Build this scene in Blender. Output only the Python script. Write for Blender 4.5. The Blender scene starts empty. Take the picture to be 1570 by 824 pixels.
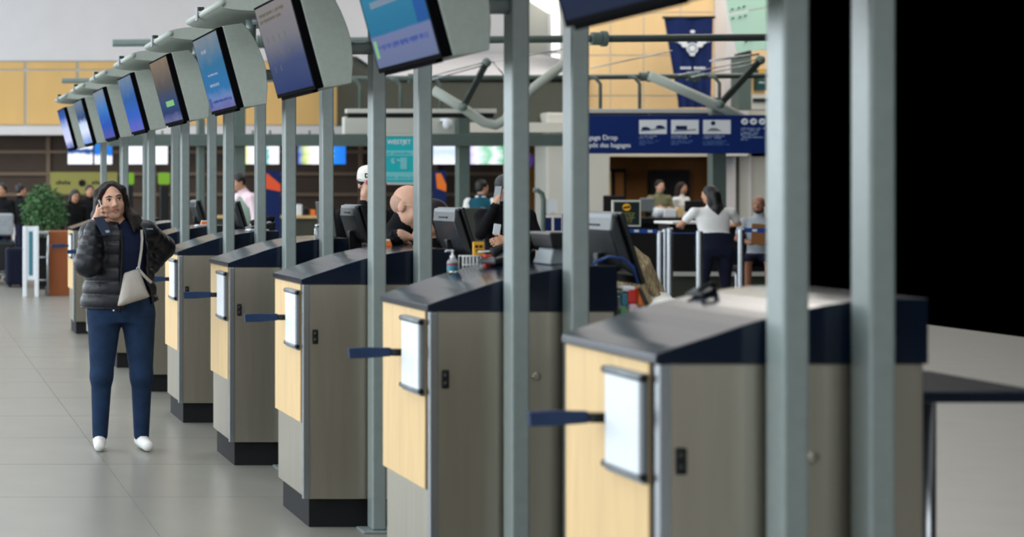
import bpy, bmesh, math, random
import numpy as np
from mathutils import Vector, Matrix
random.seed(4)
SC = bpy.context.scene
COL = SC.collection
PI = math.pi

# ------------------------------------------------------------------ camera
F, X0, Y0, H = 2900.0, -148.0, 293.0, 1.62      # focal length in pixels, principal point, eye height
cam_d = bpy.data.cameras.new('camera')
cam = bpy.data.objects.new('camera', cam_d); COL.objects.link(cam)
cam.location = (0, 0, H); cam.rotation_euler = (PI/2, 0, 0)
cam_d.sensor_width = 36.0; cam_d.sensor_fit = 'HORIZONTAL'
cam_d.lens = F/1570*36
cam_d.shift_x = (785-X0)/1570
cam_d.shift_y = (Y0-412)/1570
cam_d.clip_end = 200
cam_d.dof.use_dof = True
cam_d.dof.focus_distance = 11.6
cam_d.dof.aperture_fstop = 2.6
SC.camera = cam

# ------------------------------------------------------------------ world, lights, exposure
w = bpy.data.worlds.new('world'); SC.world = w; w.use_nodes = True
w.node_tree.nodes['Background'].inputs[0].default_value = (0, 0, 0, 1)
w.node_tree.nodes['Background'].inputs[1].default_value = 0.0
vs = SC.view_settings
vs.view_transform = 'Standard'; vs.look = 'None'; vs.gamma = 1.0; vs.use_curve_mapping = False
vs.exposure = 0.0

def area(name, loc, rot, sx, sy, power, color):
    d = bpy.data.lights.new(name, 'AREA'); d.shape = 'RECTANGLE'; d.size = sx; d.size_y = sy
    d.energy = power; d.color = color
    o = bpy.data.objects.new(name, d); COL.objects.link(o); o.location = loc; o.rotation_euler = rot
    return o
# rows of skylights under the hall roof, the tall window wall on the left, and added unseen fill lights
for i, yy in enumerate((6, 16, 26, 36)):
    area('skylight', (0.5, yy, 9.3), (0, 0, 0), 9, 5, 430, (0.95, 0.98, 1.0))
area('concourse_fill', (18, 34, 9.3), (0, 0, 0), 8, 14, 1150, (1.0, 0.95, 0.88))  # added unseen light to brighten the veneer wall, clear of cap reflections
area('skylight_check_in', (10, 31, 9.4), (0, 0, 0), 10, 24, 420, (1.0, 0.96, 0.9))  # added unseen soft light for the pod caps to reflect
area('office_ceiling_light', (15.4, 41.5, 2.95), (0, 0, 0), 5, 1.6, 45, (1.0, 0.85, 0.65))
area('window_daylight', (-11.5, 22, 4.2), (0, -PI/2, 0), 6, 50, 5200, (0.84, 0.93, 1.0))
area('entrance_fill', (0, -9.5, 4.2), (PI/2, 0, 0), 16, 5, 520, (0.93, 0.97, 1.0))  # added unseen fill behind the camera for the steel fronts

# ------------------------------------------------------------------ helpers
def lin(c):
    return tuple(((v/255)/12.92 if v/255 <= .04045 else ((v/255+.055)/1.055)**2.4) for v in c)
def mat(name, rgb, rough=.5, metal=0.0, spec=.5, noise=0.0, nscale=12.0, bump=0.0, stretch=None, srgb=True, coat=0.0, alpha=None, trans=0.0):
    m = bpy.data.materials.new(name); m.use_nodes = True
    nt = m.node_tree; b = nt.nodes['Principled BSDF']
    c = lin(rgb) if srgb else rgb
    b.inputs['Base Color'].default_value = (*c, 1)
    b.inputs['Roughness'].default_value = rough
    b.inputs['Metallic'].default_value = metal
    b.inputs['Specular IOR Level'].default_value = spec
    b.inputs['Coat Weight'].default_value = coat
    b.inputs['Transmission Weight'].default_value = trans
    if alpha is not None: b.inputs['Alpha'].default_value = alpha
    if noise or bump:
        tc = nt.nodes.new('ShaderNodeTexCoord'); mp = nt.nodes.new('ShaderNodeMapping')
        nz = nt.nodes.new('ShaderNodeTexNoise'); nz.inputs['Scale'].default_value = nscale; nz.inputs['Detail'].default_value = 6
        nt.links.new(tc.outputs['Object'], mp.inputs[0]); nt.links.new(mp.outputs[0], nz.inputs['Vector'])
        if stretch: mp.inputs['Scale'].default_value = stretch
        if noise:
            r = nt.nodes.new('ShaderNodeValToRGB')
            r.color_ramp.elements[0].position = .3; r.color_ramp.elements[1].position = .7
            r.color_ramp.elements[0].color = (*[max(0, v*(1-noise)) for v in c], 1)
            r.color_ramp.elements[1].color = (*[min(1, v*(1+noise)) for v in c], 1)
            nt.links.new(nz.outputs['Fac'], r.inputs[0]); nt.links.new(r.outputs[0], b.inputs['Base Color'])
        if bump:
            bp = nt.nodes.new('ShaderNodeBump'); bp.inputs['Strength'].default_value = bump; bp.inputs['Distance'].default_value = .01
            nt.links.new(nz.outputs['Fac'], bp.inputs['Height']); nt.links.new(bp.outputs[0], b.inputs['Normal'])
    return m
def emat(name, rgb, strength, gloss=True):
    m = bpy.data.materials.new(name); m.use_nodes = True
    b = m.node_tree.nodes['Principled BSDF']
    b.inputs['Base Color'].default_value = (.01, .01, .012, 1); b.inputs['Roughness'].default_value = .3 if gloss else .8; b.inputs['Specular IOR Level'].default_value = .15
    b.inputs['Emission Color'].default_value = (*lin(rgb), 1); b.inputs['Emission Strength'].default_value = strength
    return m
def screen_mat(name, stops, strength, noise=.25, axis='Z', nscale=5):
    """lit display: colour bands along the generated axis, softly broken up"""
    m = bpy.data.materials.new(name); m.use_nodes = True; nt = m.node_tree; b = nt.nodes['Principled BSDF']
    b.inputs['Base Color'].default_value = (.012, .013, .016, 1); b.inputs['Roughness'].default_value = .5; b.inputs['Specular IOR Level'].default_value = .0
    tc = nt.nodes.new('ShaderNodeTexCoord'); sp = nt.nodes.new('ShaderNodeSeparateXYZ'); nz = nt.nodes.new('ShaderNodeTexNoise')
    nz.inputs['Scale'].default_value = nscale; nz.inputs['Detail'].default_value = 2
    ad = nt.nodes.new('ShaderNodeMath'); ad.operation = 'MULTIPLY_ADD'; ad.inputs[1].default_value = noise; 
    sb = nt.nodes.new('ShaderNodeMath'); sb.operation = 'SUBTRACT'; sb.inputs[1].default_value = noise*.5
    r = nt.nodes.new('ShaderNodeValToRGB'); cr = r.color_ramp
    while len(cr.elements) < len(stops): cr.elements.new(.5)
    for e, (p, c) in zip(cr.elements, stops): e.position = p
    for e, (p, c) in zip(cr.elements, stops): e.color = (*lin(c), 1)
    nt.links.new(tc.outputs['Generated'], sp.inputs[0]); nt.links.new(tc.outputs['Generated'], nz.inputs['Vector'])
    nt.links.new(nz.outputs['Fac'], ad.inputs[0]); nt.links.new(sp.outputs[axis], ad.inputs[2])
    nt.links.new(ad.outputs[0], sb.inputs[0]); nt.links.new(sb.outputs[0], r.inputs[0])
    nt.links.new(r.outputs[0], b.inputs['Emission Color']); b.inputs['Emission Strength'].default_value = strength
    return m

class MB:
    """collects shapes into one mesh"""
    def __init__(s, off=(0, 0, 0)): s.v = []; s.f = []; s.o = off
    def add(s, vs, fs):
        n = len(s.v); ox, oy, oz = s.o
        s.v += [(a-ox, b-oy, c-oz) for a, b, c in vs]; s.f += [tuple(n+i for i in f) for f in fs]; return s
    def box(s, x0, x1, y0, y1, z0, z1):
        return s.add([(x0,y0,z0),(x1,y0,z0),(x1,y1,z0),(x0,y1,z0),(x0,y0,z1),(x1,y0,z1),(x1,y1,z1),(x0,y1,z1)],
              [(0,3,2,1),(4,5,6,7),(0,1,5,4),(1,2,6,5),(2,3,7,6),(3,0,4,7)])
    def hexa(s, bot, top):                       # two quads, counter-clockwise seen from above
        return s.add(list(bot)+list(top), [(0,3,2,1),(4,5,6,7),(0,1,5,4),(1,2,6,5),(2,3,7,6),(3,0,4,7)])
    def prism(s, prof, a, b, axis='y'):          # prof: 2-D outline; extruded from a to b
        n = len(prof)
        if axis == 'y': P = [(p[0], a, p[1]) for p in prof]+[(p[0], b, p[1]) for p in prof]
        elif axis == 'x': P = [(a, p[0], p[1]) for p in prof]+[(b, p[0], p[1]) for p in prof]
        else: P = [(p[0], p[1], a) for p in prof]+[(p[0], p[1], b) for p in prof]
        fs = [tuple(range(n))[::-1], tuple(range(n, 2*n))]+[(i, (i+1) % n, n+(i+1) % n, n+i) for i in range(n)]
        return s.add(P, fs)
    def tube(s, pts, r, n=10, cap=True):
        pts = [Vector(p) for p in pts]; rs = r if isinstance(r, (list, tuple)) else [r]*len(pts)
        V = []; up = None
        for i, p in enumerate(pts):
            t = (pts[min(i+1, len(pts)-1)]-pts[max(i-1, 0)]).normalized()
            if up is None: up = Vector((0, 0, 1)) if abs(t.z) < .9 else Vector((1, 0, 0))
            a = t.cross(up).normalized(); up = a.cross(t).normalized()
            V += [tuple(p+(a*math.cos(2*PI*j/n)+up*math.sin(2*PI*j/n))*rs[i]) for j in range(n)]
        fs = [(i*n+j, i*n+(j+1) % n, (i+1)*n+(j+1) % n, (i+1)*n+j) for i in range(len(pts)-1) for j in range(n)]
        if cap: fs += [tuple(range(n))[::-1], tuple(range((len(pts)-1)*n, len(pts)*n))]
        return s.add(V, fs)
    def bar(s, p, q, w, h):                      # rectangular bar between two points
        p, q = Vector(p), Vector(q); t = (q-p).normalized(); up = Vector((0, 1, 0)) if abs(t.y) < .9 else Vector((0, 0, 1))
        a = t.cross(up).normalized(); b = a.cross(t)
        c = [(-a*w/2-b*h/2), (a*w/2-b*h/2), (a*w/2+b*h/2), (-a*w/2+b*h/2)]
        return s.add([tuple(p+v) for v in c]+[tuple(q+v) for v in c], [(0,3,2,1),(4,5,6,7),(0,1,5,4),(1,2,6,5),(2,3,7,6),(3,0,4,7)])
    def ball(s, c, r, n=12, m=8):
        r = r if isinstance(r, (list, tuple)) else (r, r, r)
        V = [(c[0], c[1], c[2]+r[2])]
        for i in range(1, m):
            for j in range(n):
                a, b = PI*i/m, 2*PI*j/n
                V.append((c[0]+r[0]*math.sin(a)*math.cos(b), c[1]+r[1]*math.sin(a)*math.sin(b), c[2]+r[2]*math.cos(a)))
        V.append((c[0], c[1], c[2]-r[2])); L = len(V)-1
        fs = [(0, 1+j, 1+(j+1) % n) for j in range(n)]
        fs += [(1+i*n+j, 1+(i+1)*n+j, 1+(i+1)*n+(j+1) % n, 1+i*n+(j+1) % n) for i in range(m-2) for j in range(n)]
        fs += [(L, 1+(m-2)*n+(j+1) % n, 1+(m-2)*n+j) for j in range(n)]
        return s.add(V, fs)
    def lathe(s, prof, c=(0, 0, 0), n=16):       # prof: (radius, z)
        V = [(c[0]+r*math.cos(2*PI*j/n), c[1]+r*math.sin(2*PI*j/n), c[2]+z) for r, z in prof for j in range(n)]
        k = len(prof)
        fs = [(i*n+j, i*n+(j+1) % n, (i+1)*n+(j+1) % n, (i+1)*n+j) for i in range(k-1) for j in range(n)]
        fs += [tuple(range(n))[::-1], tuple(range((k-1)*n, k*n))]
        return s.add(V, fs)
    def build(s, name, m, parent=None, smooth=False, bevel=0, seg=2):
        me = bpy.data.meshes.new(name); me.from_pydata(s.v, [], s.f)
        bm = bmesh.new(); bm.from_mesh(me); bmesh.ops.recalc_face_normals(bm, faces=bm.faces)
        if bevel:
            es = [e for e in bm.edges if len(e.link_faces) == 2 and e.calc_face_angle(0) > .6]
            bmesh.ops.bevel(bm, geom=es, offset=bevel, segments=seg, profile=.5, affect='EDGES', clamp_overlap=True)
        bm.to_mesh(me); bm.free()
        me.materials.append(m)
        if smooth:
            me.polygons.foreach_set('use_smooth', [True]*len(me.polygons))
            if smooth == 'auto': me.set_sharp_from_angle(angle=math.radians(35))
        o = bpy.data.objects.new(name, me); COL.objects.link(o)
        if name == 'print_line': o['kind'] = 'stuff'
        if parent: o.parent = parent
        return o
def tag(o, label=None, cat=None, group=None, kind=None):
    for k, v in (('label', label), ('category', cat), ('group', group), ('kind', kind)):
        if v: o[k] = v
    return o
def thing(name, loc, label, cat, group=None, rz=0):
    o = bpy.data.objects.new(name, None); COL.objects.link(o); o.location = loc; o.rotation_euler = (0, 0, rz)
    o.empty_display_size = .1
    return tag(o, label, cat, group)
def struct(o, label=None): return tag(o, label, None, None, 'structure')
def copy_tree(o, parent=None):
    c = o.copy(); COL.objects.link(c); c.parent = parent
    for ch in list(o.children): copy_tree(ch, c)
    return c
def wx(x, Y): return (x-X0)*Y/F
def wz(y, Y): return H+(Y0-y)*Y/F
def text_mesh(name, s, size, m, parent, loc, rot, align='LEFT', bold=0.0):
    cu = bpy.data.curves.new(name, 'FONT'); cu.body = s; cu.size = size; cu.align_x = align; cu.extrude = .002; cu.offset = bold
    t = bpy.data.objects.new(name, cu); COL.objects.link(t)
    bpy.context.view_layer.update()
    me = bpy.data.meshes.new_from_object(t.evaluated_get(bpy.context.evaluated_depsgraph_get()))
    COL.objects.unlink(t); bpy.data.objects.remove(t)
    me.materials.clear(); me.materials.append(m)
    o = bpy.data.objects.new(name, me); COL.objects.link(o); o.parent = parent; o.location = loc; o.rotation_euler = rot
    return o
def strokes(mb, x0, x1, z, h, y, rnd, gap=.5):
    """a line of print too small to read: little blocks with word gaps"""
    x = x0
    while x < x1:
        wd = h*rnd.uniform(.4, .75)
        if rnd.random() > .16: mb.box(x, min(x+wd, x1), y-.002, y, z, z+h*rnd.choice((.7, .7, 1.0)))
        x += wd+h*.22

# ------------------------------------------------------------------ materials
M = dict(
 paint=mat('grey_paint', (131, 142, 140), .30, 0, .5, .05, 30),
 paint2=mat('grey_panel_paint', (160, 168, 160), .5, 0, .4, .05, 40),
 navy=mat('navy_laminate', (14, 25, 42), .14, 0, .5, .12, 9),
 steel=mat('brushed_steel', (176, 170, 156), .33, .9, .5, .05, 9, .03, (3, 3, .2)),
 trim=mat('steel_trim', (170, 175, 180), .25, .9),
 wood=mat('pale_maple', (216, 184, 134), .5, 0, .35, .07, 5, 0, (6, 6, .7)),
 wallwood=mat('wall_veneer', (222, 183, 118), .6, 0, .3, .05, 2, 0, (1, 1, .3)),
 wallwood_r=mat('concourse_veneer', (238, 203, 150), .6, 0, .3, .05, 2, 0, (1, 1, .3)),
 brownwood=mat('brown_veneer', (120, 78, 38), .5, 0, .3, .12, 2, 0, (1, 1, .3)),
 redwood=mat('cherry_laminate', (140, 76, 36), .45, 0, .4, .12, 3, 0, (1, 1, .3)),
 white=mat('white_plaster', (222, 220, 222), .8, 0, .2, .02, 2),
 offwhite=mat('pale_grey_plaster', (196, 196, 188), .8, 0, .2, .02, 2),
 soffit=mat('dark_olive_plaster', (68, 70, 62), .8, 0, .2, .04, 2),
 darkwall=mat('shaded_brown_panel', (74, 62, 54), .7, 0, .3, .08, 3),  # brown set dark to hold the shade under the mezzanine
 rib=mat('brown_batten', (120, 103, 88), .7, 0, .3),
 floor=mat('floor_tile', (134, 133, 126), .3, 0, .5, .06, 3),
 grout=mat('floor_grout', (140, 136, 128), .7, 0, .3),
 greensteel=mat('grey_green_steel', (88, 102, 97), .45, 0, .4, .05, 10),
 darksteel=mat('dark_steel', (34, 42, 40), .45, 0, .4),
 black=mat('black_plastic', (16, 17, 20), .35, 0, .5),
 blackm=mat('matt_black', (18, 18, 20), .7, 0, .3),
 bezel=mat('bezel_black', (10, 10, 12), .8, 0, .02),
 shell=mat('charcoal_plastic', (44, 48, 53), .3, 0, .5),
 stubble=mat('stubbled_skin', (182, 146, 128), .7, 0, .3, .1, 60),
 beltblue=mat('queue_belt_blue', (34, 72, 150), .6, 0, .3),
 purple=mat('purple_print', (86, 52, 140), .6),
 silver=mat('silver_plastic', (120, 126, 130), .4, .2, .5),
 paper=mat('white_paper', (225, 230, 235), .6, 0, .3),
 ink=mat('grey_ink', (120, 125, 135), .7),
 bluebelt=mat('blue_webbing', (20, 44, 78), .6, 0, .3, .1, 60),
 signblue=mat('sign_blue', (12, 40, 104), .45, 0, .4),
 signtext=mat('sign_white', (225, 230, 235), .6),
 signfaint2=mat('sign_mid_blue', (84, 112, 170), .6), signfaint=mat('sign_pale_blue', (160, 178, 210), .6),
 teal=mat('sign_teal', (26, 182, 190), .5), tealpale=mat('sign_pale_teal', (120, 200, 205), .6),
 banner=mat('banner_blue', (20, 38, 88), .75, 0, .2, .08, 4),
 olive=mat('sign_olive_yellow', (156, 152, 82), .6),
 glass=mat('green_frosted_glass', (186, 224, 206), .25, 0, .5),
 clear=mat('clear_plastic', (225, 232, 232), .12, 0, .5, trans=.75),
 skin=mat('skin', (206, 160, 136), .5, 0, .35, .06, 25), skin_t=mat('skin_tan', (188, 140, 112), .5, 0, .35, .06, 25),
 skin_d=mat('skin_brown', (140, 96, 74), .5, 0, .35, .06, 25),
 lips=mat('lips', (178, 112, 102), .5), eyew=mat('eye_white', (225, 222, 218), .25), iris=mat('dark_iris', (38, 26, 20), .2),
 mouth=mat('mouth_dark', (60, 28, 28), .6), brow=mat('brow', (44, 30, 24), .8),
 hair_dk=mat('dark_brown_hair', (30, 21, 18), .5, 0, .3, .4, 40, .9, (6, 6, .5)), hair_bk=mat('black_hair', (20, 18, 19), .45, 0, .45, .3, 30, .5, (6, 6, .5)),
 hair_bl=mat('ash_blond_hair', (160, 142, 110), .6, 0, .3, .5, 22, 1.0, (6, 6, .5)), hair_gr=mat('grey_stubble', (170, 158, 150), .7, 0, .3),
 puffer=mat('navy_black_nylon', (11, 14, 23), .42, 0, .4, .15, 22, .5), navytop=mat('navy_knit', (22, 32, 58), .85, 0, .2, .1, 40),
 jeans=mat('blue_denim', (26, 45, 72), .85, 0, .2, .28, 11), bag=mat('taupe_leather', (168, 161, 152), .5, 0, .4, .05, 14, .1),
 cloth_bk=mat('black_knit', (18, 18, 21), .9, 0, .15, .1, 30), cloth_wh=mat('white_cotton', (228, 228, 226), .85, 0, .2, .03, 10),
 cloth_cream=mat('cream_cotton', (214, 212, 204), .85, 0, .2, .05, 10), cloth_ol=mat('olive_cotton', (112, 112, 84), .85, 0, .2, .08, 10),
 cloth_gr=mat('grey_cotton', (150, 156, 162), .85, 0, .2, .1, 10), cloth_teal=mat('teal_vest', (22, 78, 94), .8, 0, .2, .05, 10),
 cloth_pk=mat('pale_pink_cotton', (224, 200, 208), .85, 0, .2, .05, 10), cloth_sage=mat('sage_fabric', (122, 140, 128), .85, 0, .2, .06, 10),
 cloth_nv=mat('dark_navy_trousers', (20, 24, 44), .85, 0, .2, .06, 10), shoe=mat('dark_shoe', (30, 28, 28), .5), cap_w=mat('cap_white', (228, 226, 218), .8), maroon=mat('maroon', (150, 36, 64), .8),
 orange=mat('orange_plastic', (232, 120, 40), .5), red=mat('red_plastic', (206, 42, 34), .45), yellow=mat('yellow_card', (240, 176, 44), .5),
 green=mat('green_print', (84, 150, 96), .5), lime=emat('lime_sign', (150, 214, 60), .55, False),
 leaf=mat('leaf_green', (62, 104, 58), .5, 0, .4, .3, 8), bark=mat('bark', (86, 66, 50), .85),
 tealsuit=mat('blue_teal_print', (52, 120, 138), .5), wire=mat('white_wire', (226, 228, 226), .4), bluecable=mat('blue_cable', (24, 66, 130), .4),
)
# ------------------------------------------------------------------ the hall
fl = MB(); fl.box(-12, 4.8, -10, 50, -.1, -.004); fl.box(4.8, 12.4, -10, 50, -.1, 0)
floor = struct(fl.build('floor', M['floor']))
t0 = None
for i in range(7):
    for j in range(36):
        if t0 is None:
            t0 = MB().box(.003, 1.197, .003, 1.197, -.004, .0).build('floor_tile', M['floor'], floor); t = t0
        else:
            t = t0.copy(); COL.objects.link(t); t.parent = floor
        t.location = (-3.6+1.2*i, 4+1.2*j, 0)
struct(MB().box(-12, 24, -10, 50, 9.6, 9.8).build('ceiling', M['white']))
struct(MB().box(-12.2, -12, -10, 50, 0, 9.8).build('wall_left', M['offwhite']))
struct(MB().box(-12, 4.8, -10.2, -10, 0, 9.8).build('wall_rear', M['offwhite']))
YB = 46.0
# far wall: white upper wall, veneer band, ledge, dark lower wall
struct(MB().box(-12, wx(775, YB), YB, YB+.3, wz(93, YB), 9.6).build('wall_back_upper', M['white']), 'broad white upper wall above the veneer band')
vb = struct(MB().box(-2, wx(600, YB), YB+.06, YB+.3, wz(196, YB), wz(93, YB)).build('wall_back_veneer', M['offwhite']))
for i, x0 in enumerate(range(-220, 580, 80)):
    for (ya, yb) in ((109, 191), (95, 106)):
        MB().box(wx(x0+22, YB), wx(x0+97, YB), YB+.02, YB+.07, wz(yb, YB), wz(ya, YB)).build('veneer_panel', M['wallwood'], vb)
struct(MB().box(-4, wx(560, YB), YB-.55, YB+.1, wz(207, YB-.5), wz(194, YB-.5)).build('trim_1', M['white']), 'white ledge below the veneer band')
dw = struct(MB().box(-6, wx(845, YB), YB+.5, YB+.7, 0, wz(205, YB)).build('wall_back_lower', M['darkwall']), 'brown lower wall behind the counters, darkened with painted shade')
for yy in (232, 266, 298):
    MB().box(-6, wx(845, YB), YB+.42, YB+.5, wz(yy+3, YB), wz(yy-2, YB)).build('batten', M['rib'], dw)
for xx in (-90, 76, 240, 403, 560, 676, 786):
    MB().box(wx(xx-3, YB), wx(xx+3, YB), YB+.43, YB+.51, 0, wz(208, YB)).build('batten', M['rib'], dw)
# middle: dark sloped soffit with pale cove, clerestory window
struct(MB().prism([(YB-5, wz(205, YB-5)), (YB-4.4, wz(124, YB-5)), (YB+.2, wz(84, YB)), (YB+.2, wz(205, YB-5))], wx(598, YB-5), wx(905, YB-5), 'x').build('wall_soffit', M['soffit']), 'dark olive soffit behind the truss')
struct(MB().prism([(YB-4.45, wz(121, YB-4.5)), (YB-4.0, wz(112, YB-4.5)), (YB-2.4, wz(91, YB-2.5)), (YB-.4, wz(82, YB-.5)), (YB-.4, wz(80, YB-.5)-.06), (YB-4.0, wz(121, YB-4.5))], wx(602, YB-4), wx(905, YB-4), 'x').build('trim_2', M['white'], smooth='auto'), 'curved white cove above the dark soffit')
struct(MB().box(wx(560, YB-4), wx(905, YB-4), YB-5.4, YB-4.9, wz(204, YB-5), wz(189, YB-5)).build('trim_3', M['offwhite']), 'pale ledge under the dark soffit')
struct(MB().box(wx(775, YB), wx(842, YB), YB, YB+.3, wz(93, YB), 9.6).build('wall_mid', M['offwhite']), 'grey wall left of the clerestory window')
win = struct(MB().box(wx(842, YB), wx(868, YB), YB+.1, YB+.14, wz(92, YB), wz(-20, YB)).build('window_1', emat('daylit_pane', (255, 252, 244), 1.6)), 'bright clerestory window high on the wall')
MB().box(wx(840, YB), wx(843, YB), YB-.1, YB+.2, wz(94, YB), wz(-20, YB)).build('window_frame', M['white'], win)
MB().box(wx(842, YB), wx(870, YB), YB-.1, YB+.2, wz(82, YB), wz(79, YB)).build('window_frame', M['white'], win)
MB().hexa([(wx(811, YB), YB-2, wz(2, YB)), (wx(868, YB), YB-2, wz(38, YB)), (wx(868, YB), YB, wz(38, YB)), (wx(811, YB), YB, wz(2, YB))],
          [(wx(811, YB), YB-2, wz(-12, YB)), (wx(868, YB), YB-2, wz(27, YB)), (wx(868, YB), YB, wz(27, YB)), (wx(811, YB), YB, wz(-12, YB))]).build('skylight_band', emat('daylit_band', (255, 252, 240), 1.5), win)
# right: veneer concourse wall, white pier, brown back office
YR = 42.0
rw = struct(MB().box(wx(868, YR), wx(1098, YR), YR+.06, YR+.4, wz(240, YR), 9.6).build('wall_right_veneer', M['offwhite']), 'wall behind the blue hanging banner')
xs = [868, 937, 988, 1045, 1097]
for a, b in zip(xs, xs[1:]):
    for (ya, yb) in ((-60, 18), (20, 84), (86, 146), (148, 176)):
        MB().box(wx(a+1, YR), wx(b-1, YR), YR+.045, YR+.07, wz(yb, YR), wz(ya, YR)).build('veneer_panel', M['wallwood_r'], rw)
struct(MB().box(wx(1097, YR), wx(1132, YR), YR-.5, YR+.4, wz(240, YR), 9.6).build('wall_pier', M['white']), 'white pier beside the green glass')
struct(MB().box(wx(1132, YR), wx(1204, YR), YR+.3, YR+.5, wz(240, YR), 9.6).build('wall_right_end', M['offwhite']))
br = struct(MB().box(wx(812, YR), wx(1204, YR), YR+1.2, YR+1.4, 0, wz(200, YR)).build('wall_office', M['brownwood']), 'brown back wall of the airline office')
struct(MB().box(wx(838, YR-1.2), wx(936, YR-1.2), YR-1.2, YR-.4, 0, wz(176, YR)).build('wall_column', M['offwhite'], bevel=.05), 'wide pale column behind the kiosks')
d1 = struct(MB().box(wx(938, YR), wx(960, YR), YR+.9, YR+1.0, 0, wz(262, YR)).build('door_1', M['wallwood']), 'pale wood door beside the wide column')
MB().box(wx(960, YR), wx(985, YR), YR+.95, YR+1.05, 0, wz(258, YR)).build('door_frame', M['blackm'], d1)
MB().box(wx(967, YR), wx(980, YR), YR+.9, YR+.96, 0, wz(264, YR)).build('door_leaf', M['brownwood'], d1)
struct(MB().box(wx(1025, YR), wx(1086, YR), YR+1.0, YR+1.2, 0, wz(260, YR)).build('door_2', M['blackm']), 'black doorway in the brown office wall')
struct(MB().box(wx(1110, YR+.2), wx(1128, YR+.2), YR+.2, YR+.8, 0, wz(200, YR)).build('trim_4', M['white']), 'pale jamb right of the black doorway')
wo = struct(MB().box(wx(1143, YR), wx(1204, YR), YR+.3, YR+.6, 0, wz(200, YR)).build('wall_office_end', M['offwhite']))
MB().box(wx(1157, YR), wx(1160, YR), YR+.26, YR+.3, 0, wz(200, YR)).build('batten', M['white'], wo)
struct(MB().box(wx(866, YR), wx(1204, YR), YR-.2, YR+1.3, wz(206, YR), wz(176, YR)).build('trim_5', M['offwhite']))

# ------------------------------------------------------------------ bag drop pods and display stands
def YK(k): return 4.80 if k == 0 else 6.93+2.05*(k-1)
ORD = ['nearest', 'second nearest', 'third nearest', 'fourth nearest', 'fifth nearest', 'sixth nearest', 'seventh nearest', 'eighth nearest', 'ninth and farthest']
OX = 2.3
cap_prof = [(1.945,1.172),(1.945,1.196),(2.0,1.216),(2.05,1.232),(2.1,1.248),(2.16,1.269),(2.223,1.288),(2.27,1.3),(2.324,1.312),(2.38,1.323),(2.438,1.332),(2.5,1.339),(2.56,1.342),(2.65,1.342),(2.65,1.172)]
def sheet_mat():
    m = mat('printed_sheet', (226, 231, 236), .5, 0, .4); nt = m.node_tree; b = nt.nodes['Principled BSDF']
    tc = nt.nodes.new('ShaderNodeTexCoord'); w1 = nt.nodes.new('ShaderNodeTexBrick')
    mp = nt.nodes.new('ShaderNodeMapping'); mp.inputs['Rotation'].default_value = (0, 0, 0)
    sp = nt.nodes.new('ShaderNodeSeparateXYZ'); cb = nt.nodes.new('ShaderNodeCombineXYZ')
    nt.links.new(tc.outputs['Object'], sp.inputs[0]); nt.links.new(sp.outputs['Y'], cb.inputs[0]); nt.links.new(sp.outputs['Z'], cb.inputs[1]); nt.links.new(cb.outputs[0], w1.inputs['Vector'])
    w1.inputs['Color1'].default_value = (*lin((196, 202, 210)), 1); w1.inputs['Color2'].default_value = (*lin((214, 219, 226)), 1); w1.inputs['Mortar'].default_value = (*lin((228, 233, 238)), 1)
    w1.inputs['Scale'].default_value = 1; w1.inputs['Brick Width'].default_value = .031; w1.inputs['Row Height'].default_value = .011; w1.inputs['Mortar Size'].default_value = .0042
    nt.links.new(w1.outputs[0], b.inputs['Base Color']); return m
M['sheet'] = sheet_mat()
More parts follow.
